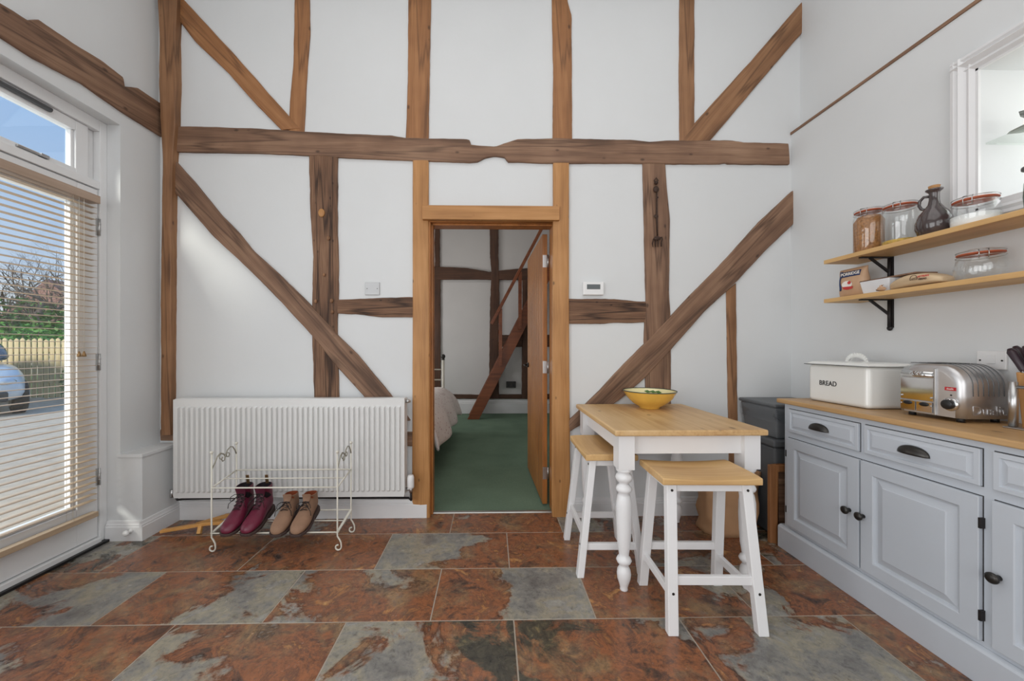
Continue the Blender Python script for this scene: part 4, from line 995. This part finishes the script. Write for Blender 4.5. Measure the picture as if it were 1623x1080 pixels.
mb.build('tines',M['rust'],t)
# ---------------------------------------------------------------- shelves
sh=[]
for z1,l in ((1.664,'upper pine wall shelf holding glass jars and a brown jug'),(1.442,'lower pine wall shelf holding a packet and a glass jar')):
    o=MB().box(1.90,XR-.001,.75,2.076,z1-.022,z1).build('wall_shelf',M['shelf'],bevel=.0015); tag(o,l,'shelf','pine wall shelves')
    l2='black iron shelf bracket under the '+('upper' if z1>1.5 else 'lower')+' pine shelf'
    t=thing('shelf_bracket',l2,'bracket',(XR,1.90,z1-.18),group='iron shelf brackets'); y=1.90; zt=z1-.022
    mb=MB(); mb.box(XR-.006,XR-.0005,y-.014,y+.014,zt-.15,zt-.0005); mb.prism([(XR-.02,y,zt-.135),(XR-.006,y,zt-.165),(XR-.006,y,zt-.10)],(0,.001,0)); mb.sphere((XR-.008,y,zt-.152),.014,(.6,1,1)); mb.tube([(XR-.010,y,zt-.005),(XR-.010,y,zt-.15)],.008,8); mb.build('wall_strap',M['iron'],t)
    MB().box(1.935,XR-.002,y-.010,y+.010,zt-.006,zt-.0005).build('shelf_strap',M['iron'],t)
    mb=MB(); mb.bar((1.985,y,zt-.004),(XR-.012,y,zt-.080),.011,.009,up=(0,1,0)); mb.build('diagonal_brace',M['iron'],t)
# jars
def jar(name,label,x,y,z,r,h,fill,fillh,squat=False,lidc='rubberseal',cang=2.6,prof=None):
    t=thing(name,label,'jar',(x,y,z),group='clip top glass jars'); n=32
    nr_=r*.80
    p=prof or [(0,0),(r*.94,0),(r,.006),(r,h*.72),(r*.97,h*.78),(nr_+.004,h*.86),(nr_,h*.90)]
    mb=MB(); mb.lathe(p+[(p[-1][0]-.003,p[-1][1])]+[(max(0,q[0]-.003),q[1] if i else .003) for i,q in reversed(list(enumerate(p)))],(x,y,z),n)
    mb.build('jar_glass',M['jarglass'],t)
    nr_=p[-1][0]; hz_=p[-1][1]
    MB().lathe([(0,hz_+.001),(nr_+.005,hz_+.001),(nr_+.007,hz_+.003),(nr_+.005,hz_+.006),(0,hz_+.006)],(x,y,z),n).build('rubber_seal',M[lidc],t)
    MB().lathe([(0,hz_+.006),(nr_+.004,hz_+.006),(nr_+.004,hz_+.012),(nr_*.8,hz_+.020),(nr_*.7,hz_+.018),(0,hz_+.018)],(x,y,z),n).build('jar_lid',M['jarglass'],t)
    mb=MB(); rw=nr_+.007; c=Vector((x,y,z))
    for zz in (hz_-.008,hz_+.012): mb.tube([c+Vector((rw*math.cos(q),rw*math.sin(q),zz)) for q in [2*PI*k/32 for k in range(32)]],.0013,6,closed=True)
    d=Vector((math.cos(cang),math.sin(cang),0)); s=Vector((-d.y,d.x,0))
    for k in (-1,1): mb.tube([c+d*rw+s*.012*k+Vector((0,0,hz_+.014)),c+d*(rw+.008)+s*.012*k+Vector((0,0,hz_)),c+d*(rw+.004)+s*.012*k+Vector((0,0,hz_-.022))],.0014,6)
    mb.tube([c+d*(rw+.004)+s*.012+Vector((0,0,hz_-.022)),c+d*(rw+.006)-s*.012+Vector((0,0,hz_-.022))],.0014,6)
    mb.tube([c+d*(rw)+s*.014+Vector((0,0,hz_+.014)),c+d*(rw+.002)-s*.014+Vector((0,0,hz_+.014))],.0014,6)
    mb.build('wire_clip',M['steel'],t)
    if fill:
        MB().lathe([(0,.0035),(r-.008,.0035),(r-.004,.010),(r-.004,min(fillh,h*.7)),((r-.006) if fillh<h*.7 else nr_-.006,fillh),(0,fillh+.002)],(x,y,z),24).build('contents',M[fill],t)
    return t
zu=1.664; zl=1.442
jar('glass_jar','tall clip-top glass jar filled with brown pasta at the shelf end',1.985,1.905,zu,.064,.235,'nuts',.19,cang=3.6)
jar('glass_jar','nearly empty wide clip-top glass jar beside the pasta jar',1.985,1.757,zu,.066,.205,'pasta',.022,cang=3.7)
sq=lambda r,h:[(0,0),(r*.8,0),(r*.93,.01),(r,h*.3),(r,h*.5),(r*.93,h*.7),(r*.82,h*.82),(r*.80,h*.88)]
jar('glass_jar','squat clip-top glass jar of white flour on the upper shelf',1.985,1.478,zu,.070,.118,'flour',.045,cang=3.5,prof=sq(.07,.118))
jar('glass_jar','empty squat clip-top glass jar on the lower shelf',1.985,1.462,zl,.072,.115,None,0,cang=3.9,prof=sq(.072,.115))
# jug
jc=(1.985,1.618,zu)
t=thing('stoneware_jug','dark brown glazed jug with a cork and small loop handle','jug',jc)
MB().lathe([(0,0),(.040,0),(.050,.01),(.060,.04),(.060,.065),(.050,.10),(.032,.125),(.020,.145),(.0165,.165),(.0165,.195),(.019,.20),(.027,.207),(.028,.212),(.018,.214),(0,.214)],jc,36).build('jug_body',M['jug'],t)
mb=MB(); d=Vector((-.25,.97,0)).normalized(); c=Vector(jc)
mb.tube([c+d*.016+Vector((0,0,.185)),c+d*.034+Vector((0,0,.19)),c+d*.048+Vector((0,0,.175)),c+d*.050+Vector((0,0,.155)),c+d*.042+Vector((0,0,.137)),c+d*.028+Vector((0,0,.13))],.006,10); mb.build('handle',M['jug'],t)
MB().lathe([(0,.21),(.016,.21),(.019,.228),(0,.23)],jc,20).build('cork',M['cork'],t)
# dark jar with greens
jc=(1.97,1.275,zu)
t=thing('dark_jar','dark glass jar with green leaves inside beside the window recess','jar',jc)
MB().lathe([(0,0),(.040,0),(.045,.008),(.048,.05),(.046,.10),(.038,.13),(.040,.145)],jc,28).build('jar_glass',M['darkglass'],t)
MB().lathe([(0,.004),(.041,.004),(.043,.05),(.041,.10),(.03,.12),(0,.12)],jc,20).build('contents',M['greens'],t)
MB().lathe([(0,.145),(.044,.145),(.052,.150),(.052,.158),(.044,.162),(0,.163)],jc,28).build('jar_lid',M['darkgrey'],t)
# packet
pk=thing('food_packet','kraft and navy printed porridge packet at the end of the lower shelf','packet',(1.98,2.0,zl))
px0=1.955; G=[]; ya,yb=2.062,1.905; hgt=.158
for i in range(13):
    u=i/12; z=zl+.001+hgt*u; th=.006+.028*math.sin(PI*min(1,u*1.0+.02))**.7; wv=.004*math.sin(u*9)
    row=[]
    for k in range(20):
        q=2*PI*k/20; cc=math.copysign(abs(math.cos(q))**.6,math.cos(q)); ss=math.copysign(abs(math.sin(q))**.9,math.sin(q))
        row.append((px0+.03+th*-ss,(ya+yb)/2+((ya-yb)/2-(.006*math.sin(PI*u)))*cc+wv,z))
    G.append(row)
MB().rings(G).build('pouch',M['packtan'],pk)
def face(y,z,off=.0015):
    u=(z-zl-.001)/hgt; th=.006+.028*math.sin(PI*min(1,u+.02))**.7
    k=(y-(ya+yb)/2)/((ya-yb)/2-(.006*math.sin(PI*u))); k=max(-1,min(1,k)); q=math.acos(abs(k)**(1/.6)); return px0+.03-th*math.sin(q)**.9-off
mb=MB(); rows=[]
for i in range(10):
    z=zl+.040+.108*i/9; y1_=2.060; y0_=2.030-.006*math.sin(i*1.1); rows.append([(face(y,z)if abs(y-2.060)>.001 else px0+.027,y,z) for y in (y1_-.0005,y1_-.006,(y1_+y0_)/2,y0_)])
mb.rings(rows,closed=False,cap0=False,cap1=False); mb.build('navy_panel',M['navy'],pk,solid=.0008)
mb=MB(); rows=[]
for i in range(5):
    z=zl+.112+.030*i/4; rows.append([(face(y,z,.002),y,z) for y in [2.028-.100*k/6 for k in range(7)]])
mb.rings(rows,closed=False,cap0=False,cap1=False); mb.build('title_panel',M['navy'],pk,solid=.0006)
textobj('title','PORRIDGE',.0215,M['packwhite'],pk,frame3((face(1.985,zl+.128,.0055),1.978,zl+.127),(0.02,-1,0),(0,0,1)),.0004,.0006)
def cloth(pts,nm,mat,off=.0022):
    m_=MB(); m_.poly([(face(y,z,off),y,z) for y,z in pts]); return m_.build(nm,mat,pk,solid=.0004)
cloth([(1.99+.030*math.cos(q)*(1),zl+.07+.020*math.sin(q)) for q in [2*PI*k/18 for k in range(18)]],'bowl_picture',M['packwhite'])
cloth([(1.975+.010*math.cos(q),zl+.078+.009*math.sin(q)) for q in [2*PI*k/12 for k in range(12)]],'berry_picture',M['red'],.003)
cloth([(2.018,zl+.060),(1.955,zl+.056),(1.962,zl+.044),(1.99,zl+.041),(2.010,zl+.046)],'red_bowl_band',M['red'],.003)
# white tub behind the bag, with a board lying over it
tb2=thing('white_tub','white rectangular tub beside the food packet on the lower shelf','tub',(2.0,1.83,zl))
mb=MB(); mb.rings([[(1.945,1.77,zl+.001),(2.055,1.77,zl+.001),(2.055,1.893,zl+.001),(1.945,1.893,zl+.001)],[(1.935,1.76,zl+.066),(2.065,1.76,zl+.066),(2.065,1.903,zl+.066),(1.935,1.903,zl+.066)]],cap1=False,smooth=False); mb.build('tub_body',M['tub'],tb2,solid=.003,bevel=.003)
tag(MB().box(1.955,2.06,1.665,1.925,zl+.068,zl+.075).build('thin_board',M['oldoak'],bevel=.001),'thin dark wooden board resting across the white tub','board')
# printed paper bag lying on the shelf
pb=thing('bakery_bag','crumpled pale brown printed bag lying on the lower shelf','bag',(1.95,1.65,zl)); G=[]
for i in range(17):
    u=i/16; y=1.752-.213*u; w=.028+.045*math.sin(PI*min(1,u*.9+.05))**.6; h_=.016+.072*math.sin(PI*min(1,u*.86+.10))**.7; row=[]
    for k in range(16):
        q=2*PI*k/16; cq=math.copysign(abs(math.cos(q))**.55,math.cos(q)); sq_=math.copysign(abs(math.sin(q))**.7,math.sin(q)); row.append((1.955+w*cq*.75,y+.003*NZ.noise(Vector((u*9,k,1))),zl+.001+h_*.33*(1+sq_)+.003*NZ.noise(Vector((u*8,math.cos(q)*2,math.sin(q)*2)))*max(0,math.sin(q))+(.006*u)))
    G.append(row)
MB().rings(G).build('bag_body',M['paleboard'],pb,subsurf=1)
mb=MB(); rows=[]
for i in range(5): rows.append([(1.905+.015*math.sin(k*1.3+i),1.758+.006*i,zl+.002+.007*k+.002*math.sin(i*2+k)) for k in range(5)])
mb.rings(rows,closed=False,cap0=False,cap1=False); mb.build('twisted_end',M['packtan'],pb,solid=.002)
mb=MB(); c=Vector((1.8975,1.625,zl+.034)); ex_=Vector((0,-1,0)); ez_=Vector((0,0,1))
mb.tube([c+ex_*.014*math.cos(q)+ez_*.016*math.sin(q) for q in [PI*k/10 for k in range(11)]]+[c-ex_*.014-ez_*.004,c+ex_*.014-ez_*.004],.0012,5,closed=True); mb.tube([c-ex_*.008,c+ex_*.01+ez_*.003],.0015,5); mb.build('emblem',M['darkprint'],pb)
textobj('print_line','ARTISAN',.011,M['red'],pb,frame3((1.8975,1.588,zl+.040),(0,-1,0),(0,0,1)),.0004,.0004)
textobj('print_line','BREAD',.010,M['darkprint'],pb,frame3((1.8975,1.590,zl+.028),(0,-1,0),(0,0,1)),.0004,.0004)
# ---------------------------------------------------------------- bins, bag, tray
gb=thing('kitchen_bin','tall dark grey waste bin standing in the corner past the sideboard','bin',(1.9,2.36,0))
mb=MB(); mb.rings([[(1.735,2.215,.002),(2.06,2.215,.002),(2.06,2.50,.002),(1.735,2.50,.002)],[(1.71,2.20,.56),(2.075,2.20,.56),(2.075,2.515,.56),(1.71,2.515,.56)]],smooth=False); mb.build('bin_body',M['darkgrey'],gb,bevel=.015,seg=3)
MB().box(1.70,2.08,2.19,2.52,.56,.605).build('bin_lid',M['darkgrey'],gb,bevel=.012,seg=3)
gc=thing('recycling_caddy','smaller grey caddy with a clear liner stacked on the tall bin','bin',(1.9,2.36,.606))
mb=MB(); mb.rings([[(1.74,2.22,.606),(2.06,2.22,.606),(2.06,2.50,.606),(1.74,2.50,.606)],[(1.715,2.20,.80),(2.07,2.20,.80),(2.07,2.515,.80),(1.715,2.515,.80)]],smooth=False); mb.build('bin_body',M['midgrey'],gc,bevel=.012,seg=3)
MB().box(1.705,2.08,2.19,2.52,.80,.822).build('bin_lid',M['darkgrey'],gc,bevel=.008,seg=2)
mb=MB(); G=[]
for i in range(6):
    z=.80-.018*i; o=.006+.010*math.sin(i*1.3)
    G.append([(1.712-o+.006*NZ.noise(Vector((k*.9,i*.7,0))),y,z+.012*NZ.noise(Vector((k*.6,i,3)))) for k,y in enumerate([2.19+.02*j for j in range(16)])])
mb.rings(G,closed=False,cap0=False,cap1=False)
G=[]
for i in range(6):
    z=.80-.016*i-.01*math.sin(i); o=.006+.008*math.sin(i*1.7)
    G.append([(x,2.197-o+.006*NZ.noise(Vector((k*.9,i*.7,5))),z-.03*math.sin(k*.35)+.012*NZ.noise(Vector((k*.6,i,8)))) for k,x in enumerate([1.70+.02*j for j in range(18)])])
mb.rings(G,closed=False,cap0=False,cap1=False)
mb.build('bag_liner',M['liner'],gc)
# paper sack
ps=thing('paper_sack','crumpled brown paper sack on the floor under the table','bag',(1.55,2.32,0)); G=[]
for i in range(15):
    u=i/14; z=.002+.37*u; row=[]
    for k in range(28):
        q=2*PI*k/28; cc=math.copysign(abs(math.cos(q))**.55,math.cos(q)); ss=math.copysign(abs(math.sin(q))**.55,math.sin(q))
        wx=.165-.01*u+.03*u*u; wy=.105-.03*u
        nn=NZ.noise(Vector((cc*2.2,ss*2.2,u*4)))*.022
        row.append((1.50+.03*u+(wx+nn)*cc,2.335+(wy+nn)*ss+.02*u,z+ (.02*NZ.noise(Vector((q*2,0,7))) if u>.8 else 0)))
    G.append(row)
MB().rings(G,cap1=False).build('sack_body',M['paper'],ps,solid=.002)
# wooden tray leaning behind the sideboard end
tr=thing('wooden_tray','brown wooden framed tray standing upright at the sideboard end','tray',(1.86,2.17,0))
mb=MB(); x0,x1,z0,z1=1.655,2.05,.002,.465; yf=2.163
mb.box(x0,x0+.05,yf,yf+.022,z0,z1); mb.box(x1-.05,x1,yf,yf+.022,z0,z1); mb.box(x0+.05,x1-.05,yf,yf+.022,z1-.04,z1); mb.box(x0+.05,x1-.05,yf,yf+.022,z0,z0+.04); mb.build('tray_frame',M['brownboard'],tr,bevel=.003)
MB().box(x0+.045,x1-.045,yf+.016,yf+.021,z0+.03,z1-.03).build('tray_base',M['oldoak'],tr)
# ---------------------------------------------------------------- outdoors
mb=MB(); mb.box(-40,XL-.17,-14,34,-.3,-.06); struct(mb,'ground_outside',M['asphalt'])
tag(MB().box(-32,-9.9,9.2,30,-.06,-.03).build('lawn',M['grass']),'green lawn beyond the pale timber fence','lawn',kind='structure')
# fence
fn=thing('timber_fence','pale upright boarded fence at the far side of the drive','fence',(-11,9.0,-.06))
for r_ in (.3,1.05): MB().box(-15.6,-9.75,9.02,9.06,r_,r_+.08).build('fence_rail',M['fencewood'],fn)
mb0=None
for i in range(42):
    x=-15.5+i*.138
    if mb0 is None:
        mb=MB(); mb.prism([(x,9.0,-.05),(x+.10,9.0,-.05),(x+.10,9.0,1.33),(x+.05,9.0,1.37),(x,9.0,1.33)],(0,.018,0)); mb0=mb.build('fence_board',M['fencewood'],fn)
    else:
        c=mb0.copy(); C.objects.link(c); c.parent=fn; c.location=(i*.138,0,.02*math.sin(i*2.1))
# shrubs
def foliage(name,label,c,rad,n,mat,cat='bush',size=.07,seed=1,group=None):
    rn=random.Random(seed); t=thing(name,label,cat,(c[0],c[1],-.06),group=group); mb=MB(); stems=MB()
    cl=[(Vector((rn.uniform(-1,1)*rad[0],rn.uniform(-1,1)*rad[1],rn.uniform(-.8,.9)*rad[2])),rn.uniform(.35,.6)) for _ in range(14)]
    for i in range(n):
        cc,rr=rn.choice(cl); d=Vector((rn.gauss(0,1),rn.gauss(0,1),rn.gauss(0,1))).normalized()
        p=Vector(c)+cc+Vector((d.x*rad[0]*rr,d.y*rad[1]*rr,d.z*rad[2]*rr)); 
        if p.z<-.03: p.z=-.03+rn.random()*.1
        a=Vector((rn.gauss(0,1),rn.gauss(0,1),rn.gauss(0,.6))).normalized(); b=a.cross(Vector((rn.gauss(0,1),rn.gauss(0,1),rn.gauss(0,1)))).normalized(); s=size*rn.uniform(.6,1.3)
        mb.poly([p-a*s,p-b*s*.45,p+a*s,p+b*s*.45])
    mb.build('foliage',mat,t)
    for k in range(7):
        q=rn.uniform(0,2*PI); e=Vector(c)+Vector((math.cos(q)*rad[0]*.6,math.sin(q)*rad[1]*.6,rad[2]*.5)); stems.tube([(c[0],c[1],-.06),(c[0]*.5+e.x*.5,c[1]*.5+e.y*.5,c[2]*.6),e],[.03,.02,.008],6)
    stems.build('stems',M['bark'],t)
foliage('leafy_bush','bright green leafy bush showing above the fence',(-12.6,10.1,1.35),(1.6,.6,.45),2600,M['leafgreen'],seed=2)
foliage('leafy_bush','tall dark shrub filling the gap behind the bright bush',(-14.6,11.6,1.7),(2.0,.7,.9),2600,M['leafdark'],seed=3,size=.09)
foliage('ivy_hedge','climbing green hedge at the right end of the fence',(-9.0,8.7,.7),(.42,.35,.75),2600,M['leafdark'],seed=4,size=.06,cat='hedge')
# brick house
hs=thing('brick_house','brick house with a pinkish tiled roof behind the garden trees','house',(-19,17,-.06))
MB().box(-21.5,-17.2,16.5,22,-.06,2.0).build('wall',M['brick'],hs)
mb=MB(); mb.prism([(-21.9,16.3,1.95),(-16.9,16.3,1.95),(-19.2,16.3,4.1)],(0,6,0)); mb.build('roof',M['roofpink'],hs)
wn=MB().box(-18.6,-17.6,16.44,16.5,.7,1.6).build('window',M['upvc'],hs); MB().box(-18.5,-17.7,16.42,16.445,.8,1.5).build('pane',M['carglass'],wn)
# bare trees
def tree(label,base,h,seed,lean=(0,0)):
    rn=random.Random(seed); t=thing('bare_tree',label,'tree',base); tr_=MB(); br=MB()
    def grow(p,d,l,r,dep):
        pts=[p]; rs=[r]; dd=d.copy(); k=5
        for i in range(k):
            dd=(dd+Vector((rn.gauss(0,.16),rn.gauss(0,.16),rn.gauss(0,.08)+.05))).normalized(); pts.append(pts[-1]+dd*l/k); rs.append(r*(1-.45*(i+1)/k))
        (tr_ if dep==0 else br).tube(pts,rs,7 if dep<2 else 4,caps=dep<2)
        if dep>=5: return
        nb=4 if dep<2 else 3
        for j in range(nb):
            q=rn.uniform(.35,1); i=min(k,int(q*k)+0); s=pts[i]; v=(dd*.6+Vector((rn.gauss(0,.6),rn.gauss(0,.6),rn.gauss(.15,.4)))).normalized(); grow(s,v,l*rn.uniform(.55,.78),rs[i]*.62,dep+1)
    grow(Vector(base),Vector((lean[0],lean[1],1)).normalized(),h,h*.055,0)
    tr_.build('trunk',M['bark'],t); br.build('branches',M['bark'],t)
tree('bare spreading tree with a leaning trunk behind the fence',(-13.2,11.2,-.06),2.6,11,(.1,0))
tree('bare thin branched tree nearest the brick house',(-14.8,14.5,-.06),3.0,5)
tree('bare tree farthest along the fence beyond the car',(-17.5,12.5,-.06),2.7,8)
# car
cr=thing('parked_car','pale silver blue car with dark front trim parked on the drive','car',(-10.05,6.95,-.06),math.radians(-33))
T=W[cr]
def TP(p): return T@Vector(p)
sec=[]
def carrow(x,pts): return [TP((x,y,z)) for y,z in pts]
def cs(x,w,zb,zt,wt):
    return carrow(x,[(-w,zb),(-w-.02,zb+.18),(-w,zt-.10),(-wt,zt),(0,zt+.035),(wt,zt),(w,zt-.10),(w+.02,zb+.18),(w,zb)])
MB().rings([cs(-2.6,.70,.30,.80,.6),cs(-2.45,.80,.22,.92,.7),cs(-1.7,.84,.20,.93,.74),cs(-.2,.85,.20,.92,.76),cs(.7,.85,.20,.90,.74),cs(1.1,.83,.20,.80,.70),cs(1.36,.76,.22,.70,.60),cs(1.46,.62,.26,.58,.50)]).build('body',M['carpaint'],cr,subsurf=1)
MB().rings([cs(-2.4,.72,.9,.95,.62),cs(-1.9,.72,.9,1.38,.55),cs(-.9,.72,.9,1.44,.56),cs(-.1,.72,.9,1.36,.55),cs(.65,.72,.88,.93,.62)]).build('cabin',M['carglass'],cr,subsurf=1)
MB().box(1.30,1.46,-.60,.60,.26,.44,R=T).build('bumper_grille',M['carblack'],cr,bevel=.03)
for s in (-1,1):
    MB().sphere(TP((1.33,.58*s,.60)),.13,(.8,1.1,.6)).build('headlamp',M['lamp'],cr)
    for x in (.95,-1.75):
        mb=MB(); R90=(T.to_3x3()@Matrix.Rotation(PI/2,3,'X')); mb.lathe([(0,-.1),(.25,-.1),(.31,-.07),(.31,.07),(.25,.1),(0,.1)],TP((x,.76*s,.31)),28,R=R90); w_=mb.build('wheel',M['tyre'],cr)
        MB().lathe([(0,-.112),(.19,-.112),(.2,-.09),(.2,.09),(.19,.112),(0,.112)],TP((x,.76*s,.31)),20,R=R90).build('hub',M['steel'],w_)
mb=MB(); mb.box(1.455,1.475,-.26,.26,.32,.42,R=T); mb.build('number_plate',M['packwhite'],cr)
# ---------------------------------------------------------------- camera
cam=bpy.data.cameras.new('camera'); co=bpy.data.objects.new('camera',cam); C.objects.link(co)
cam.sensor_width=36; cam.lens=F/1623*36; cam.shift_x=(811.5-CX)/1623; cam.shift_y=(CY-540)/1623
co.location=(0,0,H); co.rotation_euler=(PI/2,0,-TH); cam.clip_start=.05; cam.clip_end=200
bpy.context.scene.camera=co
# ---------------------------------------------------------------- light
def area(name,loc,rot,sx,sy,p,col=(1,1,1)):
    l=bpy.data.lights.new(name,'AREA'); l.shape='RECTANGLE'; l.size=sx; l.size_y=sy; l.energy=p; l.color=col
    o=bpy.data.objects.new(name,l); C.objects.link(o); o.location=loc; o.rotation_euler=rot; return o
area('room_overhead_fill',(0,.1,3.95),(0,0,0),3.4,3.6,38,(1,.985,.965))  # soft fill added overhead, not a fitting of the room
area('room_rear_fill',(0,-2.9,1.9),(math.radians(90),0,0),3.6,2.6,60,(.99,.995,1))  # fill added behind the camera; the rear wall has no opening
area('left_wall_fill',(-2.2,-.7,1.4),(0,math.radians(-90),0),2.2,2.6,56,(.97,.985,1))  # fill added against solid left wall to brighten the right side
area('recess_daylight',(XR+.43,1.05,2.06),(0,math.radians(90),0),.5,.9,4,(1,.96,.88))
area('garden_door_daylight',(-3.3,1.75,1.5),(0,math.radians(-90),0),2.4,1.4,30,(.96,.98,1))
area('bedroom_daylight',(-2.3,4.9,1.6),(0,math.radians(-90),0),1.3,1.3,27,(1,.98,.95))
area('bedroom_overhead_fill',(-.2,4.6,3.7),(0,0,0),1.6,1.6,11,(1,.96,.9))  # unseen overhead area light, no fitting in the bedroom
s=bpy.data.lights.new('sun','SUN'); s.energy=3.6; s.angle=math.radians(14); s.color=(1,.95,.86)
so=bpy.data.objects.new('sun',s); C.objects.link(so); so.rotation_euler=Vector((.42,.78,-.5)).to_track_quat('-Z','Y').to_euler()
# world
w=bpy.data.worlds.new('sky'); bpy.context.scene.world=w; w.use_nodes=True; nt=w.node_tree; bg=nt.nodes['Background']
tc=nt.nodes.new('ShaderNodeTexCoord'); sp=nt.nodes.new('ShaderNodeSeparateXYZ'); nt.links.new(tc.outputs['Generated'],sp.inputs[0])
r=ramp(nt,[(.0,lin((206,216,228))),(.12,lin((196,214,240))),(.45,lin((158,196,246))),(1,lin((126,172,238)))]); nt.links.new(sp.outputs['Z'],r.inputs['Fac'])
n=N(nt,'ShaderNodeTexNoise',Scale=3.0,Detail=6.0); nt.links.new(tc.outputs['Generated'],n.inputs['Vector'])
cr_=ramp(nt,[(.55,(0,0,0,1)),(.72,(1,1,1,1))]); nt.links.new(n.outputs['Fac'],cr_.inputs['Fac'])
mx=N(nt,'ShaderNodeMix',data_type='RGBA'); nt.links.new(cr_.outputs['Color'],mx.inputs[0]); nt.links.new(r.outputs['Color'],mx.inputs[6]); mx.inputs[7].default_value=lin((232,238,246))
nt.links.new(mx.outputs[2],bg.inputs['Color']); bg.inputs['Strength'].default_value=1.0
sc=bpy.context.scene
sc.view_settings.view_transform='Standard'; sc.view_settings.look='None'; sc.view_settings.exposure=-.06
sc.cycles.max_bounces=10; sc.cycles.transparent_max_bounces=16; sc.cycles.diffuse_bounces=5; sc.cycles.sample_clamp_indirect=6
try: sc.cycles.use_denoising=True
except Exception: pass
